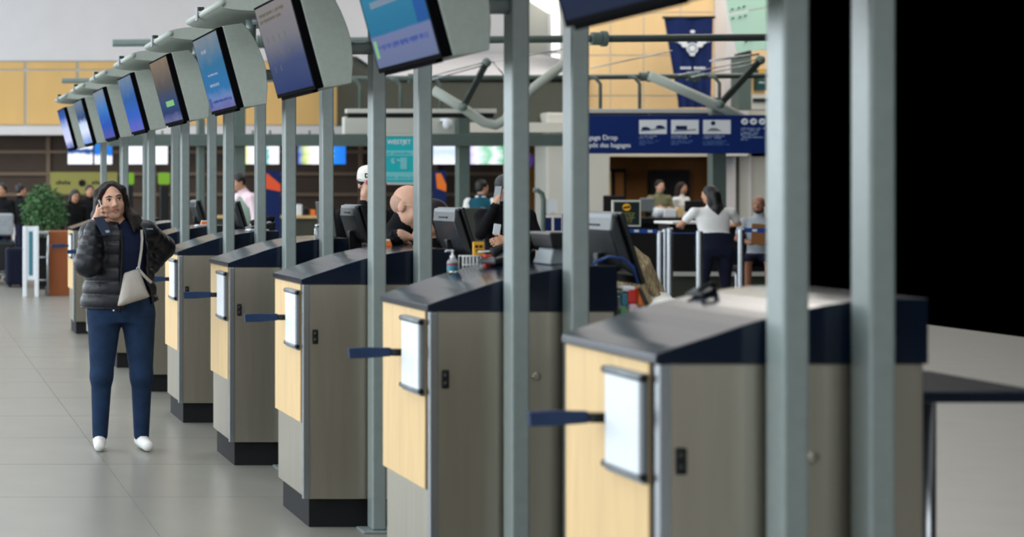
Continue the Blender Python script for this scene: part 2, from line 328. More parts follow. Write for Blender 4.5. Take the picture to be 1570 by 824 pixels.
def make_pod():
    off = (OX, .44, 0)
    e = thing('bag_drop_pod', (0, 0, 0), '', 'kiosk', 'bag drop pods in the row')
    n, f = .09, .79
    MB(off).prism(cap_prof, n, f).build('cap', M['navy'], e, bevel=.003, seg=2)
    MB(off).box(1.972, 2.64, n+.005, f-.005, .14, 1.172).build('side_panel', M['steel'], e, bevel=.004)
    MB(off).box(1.955, 1.973, n+.075, f-.006, .5, 1.168).build('end_panel', M['wood'], e, bevel=.002)
    MB(off).box(1.962, 1.973, n+.03, n+.075, .5, 1.168).build('shadow_gap', M['blackm'], e)
    MB(off).box(1.953, 1.985, n-.002, n+.03, .14, 1.170).build('corner_trim', M['trim'], e, bevel=.004)
    MB(off).box(1.99, 2.62, n+.04, f-.04, 0, .14).build('plinth', M['blackm'], e)
    MB(off).box(2.65, 3.02, n+.1, f-.02, 1.06, 1.09).build('agent_shelf', M['navy'], e, bevel=.004)
    MB(off).box(2.645, 2.66, n+.12, f-.04, .14, 1.06).build('back_panel', M['steel'], e)
    MB(off).tube([(2.97, f-.1, 0), (2.97, f-.1, 1.06)], .025).build('shelf_leg', M['trim'], e, True)
    h = MB(off).box(1.936, 1.955, n+.07, n+.33, .85, 1.14).build('notice_holder', M['silver'], e, bevel=.003)
    MB(off).box(1.932, 1.937, n+.082, n+.318, .875, 1.118).build('sheet', M['sheet'], h)
    for z in (1.118, .858):
        MB(off).tube([(1.937, n+.07, z+.01), (1.937, n+.33, z+.01)], .009, 10).build('clamp_bar', M['silver'], h, True)
        for yy in (n+.062, n+.33): MB(off).tube([(1.937, yy, z+.01), (1.937, yy+.008, z+.01)], .0105, 10).build('clamp_end', M['black'], h, True)
    b = MB(off).box(1.905, 1.956, n+.36, n+.40, .975, 1.002).build('belt_socket', M['black'], e, bevel=.004)
    MB(off).prism([(1.743,.965),(1.740,1.004),(1.81,1.008),(1.905,1.006),(1.905,.974),(1.81,.966)], n+.367, n+.392).build('belt_tongue', M['bluebelt'], b, bevel=.002)
    s = MB(off).box(1.998, 2.026, n-.004, n+.006, .885, .955).build('recessed_pull', M['blackm'], e, bevel=.006)
    for z in (.905, .935): MB(off).tube([(2.012, n-.006, z), (2.012, n, z)], .008, 10).build('pull_screw', M['darksteel'], s, True)
    MB(off).lathe([(.017, 0), (.017, .005), (.012, .007), (.004, .007)], (0, 0, 0), 14).build('lock', M['steel'], e, True)
    l = e.children[-1] if e.children[-1].name.startswith('lock') else [c for c in e.children if c.name.startswith('lock')][0]
    l.rotation_euler = (PI/2, 0, 0); l.location = (2.35-OX, n+.005-.44, .93); 
    for v in l.data.vertices: v.co += Vector((OX, .44, 0))
    return e
box_prof = [(1.818,2.561),(1.943,2.097),(2.0,2.104),(2.07,2.118),(2.076,2.215),(2.068,2.312),(2.054,2.365),(2.037,2.41),(2.018,2.456),(1.997,2.498),(1.968,2.542),(1.935,2.578),(1.88,2.571)]
def lens(x0, x1, z0, zt, zb, n=14):
    c, r = (x0+x1)/2, (x1-x0)/2
    up = [(c-r*math.cos(PI*i/n), z0+(zt-z0)*math.sin(PI*i/n)**.8) for i in range(n+1)]
    dn = [(c-r*math.cos(PI*i/n), z0-(z0-zb)*math.sin(PI*i/n)**.55) for i in range(n-1, 0, -1)]
    return up+dn
def make_stand():
    off = (OX, .02, 0)
    e = thing('display_stand', (0, 0, 0), '', 'display stand', 'overhead display stands')
    MB(off).box(2.219, 2.286, -.03, .07, .012, 2.66).build('post', M['paint'], e, bevel=.009, seg=3)
    MB(off).box(2.437, 2.504, -.03, .07, .012, 2.47).build('post', M['paint'], e, bevel=.009, seg=3)
    MB(off).box(2.17, 2.55, -.06, .085, 0, .012).build('foot_plate', M['paint'], e, bevel=.003)
    MB(off).box(2.28, 2.45, -.01, .05, 2.40, 2.46).build('cross_bar', M['paint'], e, bevel=.004)
    a, b = -.25, .62
    hs = MB(off).prism(box_prof, a, b).build('display_housing', M['paint2'], e, bevel=.004)
    tx, tz = .1250/.4805, -.464/.4805                         # down the slope
    nx, nz = -.464/.4805, -.1250/.4805                        # out of the screen
    def sl(u, o): return (1.818+tx*u+nx*o, 2.561+tz*u+nz*o)
    MB(off).prism([sl(.002, 0), sl(.002, .04), sl(.478, .04), sl(.478, 0)], a+.004, b+.02).build('bezel', M['bezel'], e, bevel=.003)
    MB(off).prism([sl(.45, .004), sl(.45, .034), sl(.492, .03), sl(.492, .004)], a+.12, b-.02).build('bezel_lip', M['bezel'], e, bevel=.002)
    MB(off).tube([(2.045, .1, 2.5), (2.045, .1, 2.66)], .03, 12).build('strut', M['paint'], e, True)
    MB(off).tube([(2.045, .06, 2.618), (2.225, .02, 2.618)], .022, 12).build('bracket', M['paint'], e, True)
    MB(off).tube([(2.07, .03, 2.3), (2.225, .02, 2.3)], .03, 12).build('bracket', M['paint'], e, True)
    wg = MB(off).prism(lens(1.775, 2.33, 2.675, 2.722, 2.63), -.43, .79).build('wing_canopy', M['paint2'], e, 'auto')
    MB(off).tube([(1.785, -.435, 2.675), (1.785, .795, 2.675)], .02, 14).build('leading_tube', M['paint2'], wg, True)
    tg = MB(off).box(1.755, 1.763, .28, .345, 2.64, 2.72).build('tag_plate', M['silver'], e, bevel=.002)
    MB(off).box(1.760, 1.80, .29, .335, 2.700, 2.722).build('tag_clip', M['black'], tg)
    return e, sl, a, b
POD, STAND = make_pod(), None
STAND, SL, SA, SB = make_stand()
# display pictures, one for each stand, from the nearest
T = (70, 150, 180); Bl = (40, 90, 170); Lv = (150, 155, 200); Wh = (205, 215, 245)
pics = [screen_mat('picture_dark', [(0, (28, 38, 62)), (.4, (30, 44, 88)), (1, (30, 40, 70))], .75),
        screen_mat('picture_teal', [(0, (104, 116, 150)), (.27, (112, 122, 162)), (.29, (36, 112, 150)), (.7, (48, 128, 158)), (1, (92, 140, 158))], .9, .02),
        screen_mat('picture_list', [(0, (38, 52, 98)), (.3, (58, 70, 108)), (.6, (112, 112, 118)), (1, (126, 122, 121))], 1.05, .15, nscale=2),  # grey upper stops carry the reflected wash on the screen
        screen_mat('picture_offer', [(0, (104, 104, 160)), (.16, (104, 130, 180)), (.3, (40, 112, 170)), (.6, (48, 110, 150)), (1, (124, 134, 142))], .95, .25),
        screen_mat('picture_dusk', [(0, (110, 115, 165)), (.14, (40, 60, 110)), (.3, (44, 72, 120)), (.55, (84, 82, 84)), (1, (140, 122, 100))], .85, .2),
        screen_mat('picture_blue', [(0, (96, 100, 190)), (.3, (50, 96, 190)), (.6, (44, 92, 160)), (1, (110, 130, 150))], 1.0, .2),
        screen_mat('picture_azure', [(0, (80, 84, 170)), (.3, (36, 84, 180)), (.6, (60, 120, 190)), (1, (130, 140, 150))], 1.0, .25),
        screen_mat('picture_cloud', [(0, (120, 150, 210)), (.3, (215, 225, 250)), (.45, (200, 215, 245)), (.6, (40, 70, 120)), (1, (110, 125, 140))], 1.1, .2),
        screen_mat('picture_pale', [(0, (90, 105, 170)), (.2, (205, 210, 240)), (.5, (190, 200, 240)), (.8, (50, 90, 170)), (1, (40, 70, 130))], 1.1, .2)]
pic_words = ['dark blue picture', 'teal picture over a lavender text band', 'list of small icons under a painted grey sheen', 'blue offer picture with white print', 'tan and blue picture', 'plain blue picture', 'azure picture', 'white cloud band', 'pale blue picture']
RN = random.Random(8)
print_w = emat('lit_print_white', (190, 205, 235), .5, False); print_b = emat('lit_print_blue', (40, 70, 160), .8, False); print_g = emat('lit_print_green', (130, 200, 120), .8, False); print_o = emat('lit_print_ochre', (108, 98, 78), .75, False)
def on_screen(e, name, m, u0, u1, y0, y1, o=.0422):
    mb = MB((OX, .02, 0)); q = [SL(u0, o), SL(u1, o), SL(u1, o+.0006), SL(u0, o+.0006)]
    mb.prism(q, y0, y1); return mb.build(name, m, e)
for k in range(9):
    p = POD if k == 0 else copy_tree(POD); s = STAND if k == 0 else copy_tree(STAND)
    p.location = (OX-(.037 if k > 1 else 0), YK(k)+.44, 0); s.location = (OX, YK(k)+.02, 0)
    p['label'] = 'steel and pale wood bag drop pod with navy cap, %s to the camera' % ORD[k]
    s['label'] = 'display stand with a %s, %s to the camera' % (pic_words[k], ORD[k])
def row_text(e, m, u, h, y0, y1, name='print_line'):
    mb = MB((OX, .02, 0)); y = y1                       # reads from the far edge towards the near edge
    while y > y0:
        wd = h*RN.uniform(.25, .5)
        if RN.random() > .15: mb.prism([SL(u, .0422), SL(u+h*RN.choice((.7, 1)), .0422), SL(u+h*.7, .043), SL(u, .043)], max(y-wd, y0), y)
        y -= wd+h*.25
    return mb.build(name, m, e)
stands = sorted([o for o in COL.objects if o.name.startswith('display_stand')], key=lambda o: o.location.y)
for k, s in enumerate(stands):
    sc = MB((OX, .02, 0)).prism([SL(.014, .0402), SL(.458, .0402), SL(.458, .042), SL(.014, .042)], SA+.022, SB-.004).build('screen', pics[k], s)
    if k == 1:
        on_screen(sc, 'picture_band', screen_mat('deep_blue_band', [(0, (30, 82, 150)), (1, (40, 96, 165))], .9), .014, .33, SA+.02, SA+.17)
        row_text(sc, print_b, .372, .022, SA+.06, SB-.09)
        on_screen(sc, 'print_mark', print_g, .35, .42, SB-.07, SB-.03)
        for u in (.06, .10, .2): on_screen(sc, 'print_block', emat('faint_block', (120, 140, 165), .75, False), u, u+.026, SA+.25, SB-.12)
    if k == 2:
        row_text(sc, print_o, .05, .018, SA+.2, SB-.06); row_text(sc, print_o, .08, .018, SA+.3, SB-.06)
        for i in range(4):
            for j in range(3): 
                if not (j == 2 and i > 1): on_screen(sc, 'print_icon', print_o, .17+.075*j, .20+.075*j, SB-.14-.14*i, SB-.125-.14*i)
    if k == 3:
        row_text(sc, print_w, .09, .024, SA+.5, SB-.2); row_text(sc, print_w, .24, .014, SA+.3, SB-.2); row_text(sc, print_w, .30, .02, SA+.35, SB-.2)
        row_text(sc, print_b, .40, .018, SA+.08, SB-.15); on_screen(sc, 'print_mark', print_b, .38, .44, SB-.11, SB-.03)
    if k == 4: on_screen(sc, 'print_block', print_g, .31, .35, SA+.2, SB-.3)
# ------------------------------------------------------------------ overhead pipes, truss and signs
def pipe(name, x0, x1, ya, yb, Y, r, joints, label):
    a, b = Vector((wx(x0, Y), Y, wz(ya, Y))), Vector((wx(x1, Y), Y, wz(yb, Y)))
    e = thing(name, a, label, 'pipe'); off = tuple(a)
    MB(off).tube([a, b], r, 14).build('tube', M['greensteel'], e, True)
    for jx in joints:
        t = (wx(jx, Y)-a.x)/(b.x-a.x); c = a.lerp(b, t)
        MB(off).tube([c-Vector((.09, 0, 0)), c+Vector((.02, 0, 0))], r*1.75, 14).build('coupling', M['greensteel'], e, 'auto')
        MB(off).tube([c+Vector((.03, 0, 0)), c+Vector((.09, 0, 0))], r*2.1, 14).build('coupling_flange', M['greensteel'], e, 'auto')
    return e, off
pipe('steel_pipe', 173, 1188, 66, 57, 22.5, .045, (405, 918), 'grey-green steel pipe running overhead, the upper of two')
e, off = pipe('steel_pipe', 95, 1186, 124, 116, 30.0, .042, (635, 990, 1062), 'grey-green steel pipe with bent hangers, the lower of two')
for hx in (545, 607, 668, 912, 972, 1094):
    X = wx(hx, 30); zt = wz(124-8*(hx-95)/1091, 30)
    MB(off).tube([(X-.12, 29.9, zt+.0), (X-.02, 29.9, zt-.03), (X+.05, 29.9, zt-.12), (X+.05, 29.9, wz(171, 30))], .028, 8).build('hanger', M['greensteel'], e, True)
def rail(x0, x1, y, label):
    a = (wx(x0, 29.9), 29.9, wz(y, 29.9))
    r_ = MB(off).box(a[0], wx(x1, 29.9), 29.84, 29.96, a[2]-.03, a[2]+.04).build('hanging_rail', M['offwhite'], e, bevel=.01)
    MB(off).box(a[0]+.03, wx(x1-4, 29.9), 29.86, 29.94, a[2]-.10, a[2]-.03).build('lamp_track', M['blackm'], r_)
    r_['label'] = label
rail(530, 760, 171, 'pale hanging rail above the grey bulkhead panel'); rail(880, 1088, 171, 'pale hanging rail above the blue bag drop sign')
tag(MB().box(wx(533, 30.5), wx(712, 30.5), 30.72, 30.9, wz(206, 30.72), wz(179, 30.72)).build('bulkhead_panel', M['offwhite'], bevel=.01), 'grey bulkhead panel resting on the long beam', 'panel')
cm = thing('dome_camera', (wx(686, 30.4), 30.4, wz(183, 30.4)), 'small white camera fixed to the bulkhead panel', 'camera')
MB((wx(686, 30.4), 30.4, wz(183, 30.4))).lathe([(.03, 0), (.075, -.02), (.075, -.1), (.06, -.14), (.02, -.16)], (wx(686, 30.4), 30.4, wz(183, 30.4)), 14).build('housing', M['paper'], cm, True)
MB((wx(686, 30.4), 30.4, wz(183, 30.4))).box(wx(683, 30.4), wx(689, 30.4), 30.4, 30.72, wz(185, 30.4), wz(181, 30.4)).build('mount', M['paper'], cm)
bm_ = thing('long_beam', (wx(165, 30.6), 30.6, wz(222, 30.6)), 'grey-green steel beam running behind the pods', 'beam'); off = tuple(bm_.location)
MB(off).box(wx(165, 30.6), wx(905, 30.6), 30.45, 30.75, wz(222, 30.6), wz(206, 30.6)).build('web', M['greensteel'], bm_, bevel=.01)
MB(off).box(wx(165, 30.6), wx(905, 30.6), 30.40, 30.80, wz(222, 30.6)-.02, wz(220, 30.6)).build('flange', M['greensteel'], bm_)
for i, (x0, x1, top, lab) in enumerate(((357, 375, 165, 'grey-green steel column left of the person in pale pink'), (302, 313, 182, 'slim grey-green steel column farthest left under the beam'), (700, 718, 165, 'grey-green steel column beside the bright wall screens'), (1088, 1110, 150, 'grey-green steel column behind the blue sign'))):
    c = thing('steel_column', (wx((x0+x1)/2, 30.6), 30.6, 0), lab, 'column', 'steel columns'); off = tuple(c.location)
    MB(off).box(wx(x0, 30.6), wx(x1, 30.6), 30.5, 30.7, 0, wz(top, 30.6)).build('shaft', M['greensteel'], c, bevel=.015)
    MB(off).box(wx(x0-3, 30.6), wx(x1+3, 30.6), 30.44, 30.76, 0, .03).build('base_plate', M['greensteel'], c)
def truss(pts, strut, cables, label, Y=29.85):
    W = [Vector((wx(x, Y), Y, wz(y, Y))) for x, y in pts]; e = thing('truss_frame', W[0], label, 'truss', 'truss frames'); off = tuple(W[0])
    bd = []
    MB(off).tube(W, .078, 12).build('chord', M['paint2'], e, True)
    a, b = [Vector((wx(x, Y-.3), Y-.3, wz(y, Y-.3))) for x, y in strut]
    s = MB(off).bar(a, b, .09, .09).build('strut', M['darksteel'], e, bevel=.01)
    MB(off).ball(b, .075).build('knuckle', M['greensteel'], s, True); MB(off).ball(a, .07).build('knuckle', M['greensteel'], s, True)
    for (p, q) in cables:
        MB(off).tube([(wx(p[0], Y-.3), Y-.3, wz(p[1], Y-.3)), (wx(q[0], Y-.3), Y-.3, wz(q[1], Y-.3))], .011, 6).build('cable', M['trim'], e, True)
truss([(664, 138), (710, 166), (742, 188), (760, 192), (775, 184), (812, 140), (872, 92)], ((710, 164), (746, 96)), (((746, 95), (640, 122)), ((746, 99), (640, 128)), ((750, 96), (905, 68)), ((755, 94), (775, 118))), 'bent steel truss member crossing behind the middle posts')
truss([(996, 116), (1060, 144), (1110, 166), (1145, 186)], ((1104, 160), (1166, 92)), (((1166, 90), (1040, 115)), ((1166, 96), (1060, 118)), ((905, 105), (1030, 78)), ((1164, 82), (1088, 93)), ((1164, 83.5), (1088, 94.5))), 'bent steel truss member in front of the blue banner')

# blue bag drop sign
Y = 29.66; z0, z1 = wz(235.5, Y), wz(176.5, Y)
sg = thing('hanging_sign', (wx(1040, Y), Y, z0), 'long blue hanging sign with white Baggage Drop lettering and three pictures', 'sign'); so = tuple(sg.location)
MB(so).box(wx(880, Y), wx(1178, Y), Y, Y+.08, z0, z1).build('panel', M['signblue'], sg, bevel=.006)
for hx in (900, 1000, 1100): MB(so).tube([(wx(hx, Y), Y+.04, z1-.01), (wx(hx, Y), 29.9, wz(173, 29.9))], .012, 8).build('hanger_rod', M['darksteel'], sg, True)
def put(name, s, px_, py_, hpx, m=M['signtext'], align='LEFT', bold=.0012, par=sg, o=so, Yd=Y-.003):
    return text_mesh(name, s, hpx*Yd/F/.72, m, par, (wx(px_, Yd)-o[0], Yd-o[1], wz(py_, Yd)-o[2]), (PI/2, 0, 0), align, bold)
put('lettering', 'Baggage Drop', 947, 214.5, 7.6, align='RIGHT'); put('lettering', 'D\u00e9p\u00f4t des bagages', 967, 226, 7.2, align='RIGHT')
for i, x0 in enumerate((980, 1029, 1078)):
    pc = MB(so).box(wx(x0, Y), wx(x0+42, Y), Y-.006, Y, wz(205.5, Y), wz(184, Y)).build('picture', M['paper'], sg)
    c = lambda a, b: (wx(a, Y)-0, Y-.008, wz(b, Y))
    if i == 0:
        for (a, b) in ((x0+10, 197.5), (x0+32, 195)): MB(so).prism([(wx(a-7, Y), wz(b+2, Y)), (wx(a-6, Y), wz(b-2, Y)), (wx(a, Y), wz(b-3, Y)), (wx(a+6, Y), wz(b-1, Y)), (wx(a+7, Y), wz(b+2, Y))], Y-.010, Y-.006).build('picture_bag', M['banner'], pc)
        MB(so).bar((wx(x0+2, Y), Y-.007, wz(201, Y)), (wx(x0+40, Y), Y-.007, wz(197, Y)), .02, .004).build('picture_belt', M['ink'], pc)
    if i == 1:
        MB(so).box(wx(x0+7, Y), wx(x0+24, Y), Y-.010, Y-.006, wz(199, Y), wz(193, Y)).build('picture_bag', M['banner'], pc)
        MB(so).bar((wx(x0+4, Y), Y-.007, wz(201, Y)), (wx(x0+38, Y), Y-.007, wz(199, Y)), .02, .004).build('picture_belt', M['ink'], pc)
    if i == 2:
        MB(so).prism([(wx(x0+15, Y)+.035*math.cos(t*PI/8), wz(189, Y)+.035*math.sin(t*PI/8)) for t in range(16)], Y-.010, Y-.006).build('picture_head', M['banner'], pc)
        MB(so).prism([(wx(x0+5, Y), wz(201, Y)), (wx(x0+12, Y), wz(196.5, Y)), (wx(x0+20, Y), wz(196.5, Y)), (wx(x0+28, Y), wz(201, Y))], Y-.010, Y-.006).build('picture_shoulders', M['ink'], pc)
    tx_ = MB(so); 
    for j, (yy, m_, ln) in enumerate(((209.5, 0, 27), (212.5, 0, 22), (217, 1, 30), (219.8, 1, 26), (222.5, 1, 9 if i < 2 else 34))):
        mb = MB(so); strokes(mb, wx(x0, Y), wx(x0+ln+3*i, Y), wz(yy, Y), 1.9*Y/F, Y, RN); mb.build('print_line', M['signfaint'] if m_ == 0 else M['signfaint2'], sg)
for i in range(3):
    cx_ = wx(1141.5+13.6*i, Y); dc = MB(so).prism([(cx_+.055*math.cos(t*PI/10), wz(186.5, Y)+.05*math.sin(t*PI/10)) for t in range(20)], Y-.006, Y).build('round_icon', M['paper'], sg)
    MB(so).bar((cx_-.025, Y-.008, wz(187.5, Y)), (cx_+.025, Y-.008, wz(185.5, Y)), .02, .004).build('icon_mark', M['ink'], dc)
for j, (yy, ln) in enumerate(((198, 37), (201, 28), (205, 27), (208, 24), (211.5, 35), (215, 12))):
    mb = MB(so); strokes(mb, wx(1136, Y), wx(1136+ln, Y), wz(yy, Y), 2*Y/F, Y, RN); mb.build('print_line', M['signfaint'], sg)

rs = thing('round_sign', (wx(815, 30.5), 30.4, wz(258, 30.5)), 'round purple sign peeking out right of the middle post', 'sign'); ro = tuple(rs.location)
MB(ro).prism([(wx(810, 30.4)+.085*math.cos(t*PI/10), wz(246, 30.4)+.12*math.sin(t*PI/10)) for t in range(20)], 30.38, 30.42).build('disc', M['purple'], rs)
MB(ro).tube([(wx(810, 30.4), 30.4, wz(235, 30.4)), (wx(810, 30.4), 30.5, wz(221, 30.4))], .012, 8).build('hanger_rod', M['darksteel'], rs, True)
# teal sign
Y = 22.48; ts = thing('teal_sign', (wx(610, Y), Y, wz(283, Y)), 'teal airline sign hanging between the two middle posts', 'sign'); to = tuple(ts.location)
MB(to).box(wx(566, Y), wx(654, Y), Y, Y+.03, wz(280, Y), wz(207, Y)).build('panel', M['teal'], ts, bevel=.004)
MB(to).box(wx(565, Y), wx(655, Y), Y-.01, Y+.04, wz(283.5, Y), wz(280, Y)).build('frame_rail', M['offwhite'], ts)
MB(to).box(wx(565, Y), wx(655, Y), Y-.01, Y+.04, wz(209, Y), wz(205.5, Y)).build('frame_rail', M['offwhite'], ts)
for hx in (575, 645): MB(to).tube([(wx(hx, Y), Y+.015, wz(206, Y)), (wx(hx, Y), Y+.015, 3.41)], .008, 6).build('hanger_wire', M['trim'], ts, True)
put('lettering', 'WESTJET', 612, 221, 6.6, align='CENTER', bold=.0012, par=ts, o=to, Yd=Y-.003)
for (ya, yb) in ((231, 239), (264, 276)):
    MB(to).box(wx(567, Y), wx(653, Y), Y-.003, Y, wz(yb, Y), wz(ya, Y)).build('pale_band', M['tealpale'], ts)
    mb = MB(to); strokes(mb, wx(572, Y), wx(648, Y), wz(yb-2, Y), 3.5*Y/F, Y-.003, RN); mb.build('print_line', M['teal'], ts)
gm = MB(to); gm.prism([(wx(603, Y)+.03*math.cos(t*PI/8), wz(247, Y)+.035*math.sin(t*PI/8)) for t in range(16)], Y-.005, Y); gm.box(wx(605, Y), wx(617, Y), Y-.005, Y, wz(247.5, Y), wz(244, Y)); gm.build('drawn_tag', M['tealpale'], ts)
MB(to).box(wx(614, Y), wx(624, Y), Y-.006, Y, wz(260, Y), wz(242, Y)).build('drawn_case', M['tealpale'], ts, bevel=.01)

# blue banner on the concourse wall
Y = 40.8
bn = thing('wall_banner', (wx(1056, Y), Y, wz(165, Y)), 'dark blue cloth banner with a white crest on the veneer wall', 'banner'); bo = tuple(bn.location)
nx_, nz_ = 16, 12; vs_ = []; 
for j in range(nz_+1):
    t = j/nz_; y_ = 27+t*138; xl = 1019+min(1, t*1.05)*22; xr = 1093-t*5
    for i in range(nx_+1):
        x_ = xl+(xr-xl)*i/nx_; vs_.append((wx(x_, Y), Y+.05*math.sin(i*1.5)*t+.02*math.sin(i*.7+1), wz(y_, Y)))
n0 = len(vs_); vs_ += [(a, b+.02, c) for a, b, c in vs_]
fs_ = [(j*17+i, j*17+i+1, (j+1)*17+i+1, (j+1)*17+i) for j in range(nz_) for i in range(nx_)]; fs_ += [tuple(n0+q for q in f[::-1]) for f in fs_]
MB(bo).add(vs_, fs_).build('cloth', M['banner'], bn, True)
MB(bo).tube([(wx(1016, Y), Y, wz(27, Y)), (wx(1096, Y), Y, wz(26.5, Y))], .03, 8).build('top_rod', M['darksteel'], bn, True)
cr = MB(bo); yb_ = Y-.09
def disc(mb, x, y, r, n=16, ry=None): mb.prism([(wx(x, Y)+r*math.cos(2*PI*t/n), wz(y, Y)+(ry or r)*math.sin(2*PI*t/n)) for t in range(n)], yb_, yb_+.02)
ck = MB(bo)
for t in range(20):
    a0, a1 = 2*PI*t/20, 2*PI*(t+1)/20
    for (ri, ro) in ((.095, .125), (.0, .07)):
        c0 = (wx(1059, Y), wz(74.5, Y)); ck.prism([(c0[0]+ri*math.cos(a0), c0[1]+ri*math.sin(a0)), (c0[0]+ro*math.cos(a0), c0[1]+ro*math.sin(a0)), (c0[0]+ro*math.cos(a1), c0[1]+ro*math.sin(a1)), (c0[0]+ri*math.cos(a1), c0[1]+ri*math.sin(a1))], yb_, yb_+.02)
disc(ck, 1059.5, 49, .05, ry=.035); disc(ck, 1059, 84.5, .06, ry=.025)
for sgn in (-1, 1):
    for (dx, dy, rx_, ry_) in ((12, -6, .07, .075), (19, -9, .04, .035), (25, -11, .03, .03)): disc(ck, 1059+sgn*dx, 74+dy, rx_, ry=ry_)
ck.build('crest', M['signtext'], bn)['kind'] = 'stuff'
mb = MB(bo); strokes(mb, wx(1036, Y), wx(1079, Y), wz(106.5, Y), 5*Y/F, yb_, RN); mb.build('print_line', M['signtext'], bn)
mb = MB(bo); strokes(mb, wx(1064, Y), wx(1080, Y), wz(113.5, Y), 3*Y/F, yb_, RN); mb.build('print_line', M['signfaint'], bn)

# frosted green glass screen with spider fittings
Y = 37.0; gl = thing('glass_screen', (wx(1150, Y), Y, wz(82, Y)), 'frosted green glass screen with spider fittings at the top right', 'glass screen'); go = tuple(gl.location)
MB(go).prism([(wx(1113, Y), wz(-14, Y)), (wx(1186, Y), wz(-28, Y)), (wx(1186, Y), wz(8, Y)), (wx(1117, Y), wz(21.5, Y))], Y, Y+.03).build('glass_pane', M['glass'], gl)
MB(go).prism([(wx(1117.5, Y), wz(23.5, Y)), (wx(1186, Y), wz(10, Y)), (wx(1184, Y), wz(74, Y)), (wx(1131, Y), wz(81, Y))], Y, Y+.03).build('glass_pane', M['glass'], gl)
for (x, y) in ((1122, 14), (1132, 12), (1140, 10), (1123, 28), (1134, 26), (1142, 24), (1143, 64), (1151, 62)):
    MB(go).tube([(wx(x, Y), Y-.05, wz(y, Y)), (wx(x, Y), Y+.05, wz(y, Y))], .015, 10).build('spider_fitting', M['darksteel'], gl, True)
MB(go).bar((wx(1129, Y), Y+.04, wz(86, Y)), (wx(1152, Y), Y+.04, wz(80, Y)), .08, .08).build('bottom_rail', M['darksteel'], gl)
Y = 40; sh = thing('wall_cabinet', (wx(1160, Y), Y, wz(170, Y)), 'pale wood wall cabinet below the green glass', 'cabinet'); ho = tuple(sh.location)
MB(ho).box(wx(1133, Y), wx(1152, Y), Y, Y+.4, wz(168, Y), wz(86, Y)).build('side_panel', M['greensteel'], sh)
MB(ho).box(wx(1152, Y), wx(1200, Y), Y+.2, Y+.4, wz(145, Y), wz(76, Y)).build('back_panel', M['wallwood_r'], sh)
MB(ho).box(wx(1152, Y), wx(1200, Y), Y, Y+.4, wz(168, Y), wz(145, Y)).build('base_cabinet', M['offwhite'], sh)
MB(ho).box(wx(1154, Y), wx(1200, Y), Y-.04, Y, wz(156, Y), wz(151, Y)).build('shelf_edge', M['darksteel'], sh)
gs = MB(ho).box(wx(1162, Y), wx(1180, Y), Y+.1, Y+.2, wz(138, Y), wz(106, Y)).build('green_card', mat('dark_green_card', (16, 66, 62), .6), sh)
MB(ho).box(wx(1166, Y), wx(1178, Y), Y+.09, Y+.1, wz(111, Y), wz(107, Y)).build('card_mark', M['yellow'], gs)
for yy in (120, 127): mb = MB(ho); strokes(mb, wx(1167, Y), wx(1176, Y), wz(yy, Y), 2.4*Y/F, Y+.1, RN); mb.build('print_line', M['signtext'], gs)

# bright wall screens above the far counters
def wscreen(x0, x1, stops, words, axis='X', Y=43.0):
    e = thing('wall_screen', (wx((x0+x1)/2, Y), Y, wz(253, Y)), words, 'screen', 'bright screens above the far counters'); o = tuple(e.location)
    MB(o).box(wx(x0-1, Y), wx(x1+1, Y), Y, Y+.08, wz(253.5, Y), wz(213, Y)).build('bezel', M['black'], e, bevel=.01)
    MB(o).box(wx(x0, Y), wx(x1, Y), Y-.006, Y, wz(252, Y), wz(214.5, Y)).build('picture', screen_mat('far_picture', stops, 1.35, .3, axis, 4), e)
    for hx in ((x0*3+x1)/4, (x0+3*x1)/4): MB(o).tube([(wx(hx, Y), Y+.04, wz(213, Y)), (wx(hx, Y), Y+.04, wz(200, Y))], .02, 6).build('hanger_rod', M['darksteel'], e, True)
    return e, o
W_ = (240, 242, 252)
e, o = wscreen(104, 142, [(0, W_), (.35, W_), (.5, (20, 70, 130)), (.6, (30, 80, 150)), (.7, W_), (1, (120, 160, 230))], 'bright wall screen with a dark blue band, farthest left', 'Z')
e, o = wscreen(145, 172, [(0, W_), (.3, W_), (.4, (36, 110, 200)), (1, (40, 120, 205))], 'blue and white wall screen left of the all-white screens', 'Z')
wscreen(189, 222, [(0, W_), (1, W_)], 'all-white wall screen, left of the pair'); wscreen(226, 257, [(0, W_), (1, W_)], 'all-white wall screen, right of the pair')
wscreen(375, 428, [(0, (220, 225, 130)), (.2, W_), (.5, (230, 240, 240)), (.62, (40, 160, 150)), (.75, W_), (1, W_)], 'wall screen with a green swoosh behind the middle posts')
wscreen(457, 530, [(0, (70, 100, 190)), (.15, (200, 215, 120)), (.3, W_), (.66, W_), (.74, (40, 130, 220)), (1, (30, 110, 215))], 'wall screen with a blue right side')
wscreen(664, 700, [(0, W_), (.5, (190, 210, 245)), (1, W_)], 'pale blue wall screen left of the steel column', 'Z')
wscreen(721, 798, [(0, (200, 190, 235)), (.12, W_), (.35, (130, 200, 160)), (.5, W_), (.68, (60, 170, 110)), (.8, (110, 200, 190)), (1, W_)], 'wall screen with green and white picture, farthest right')

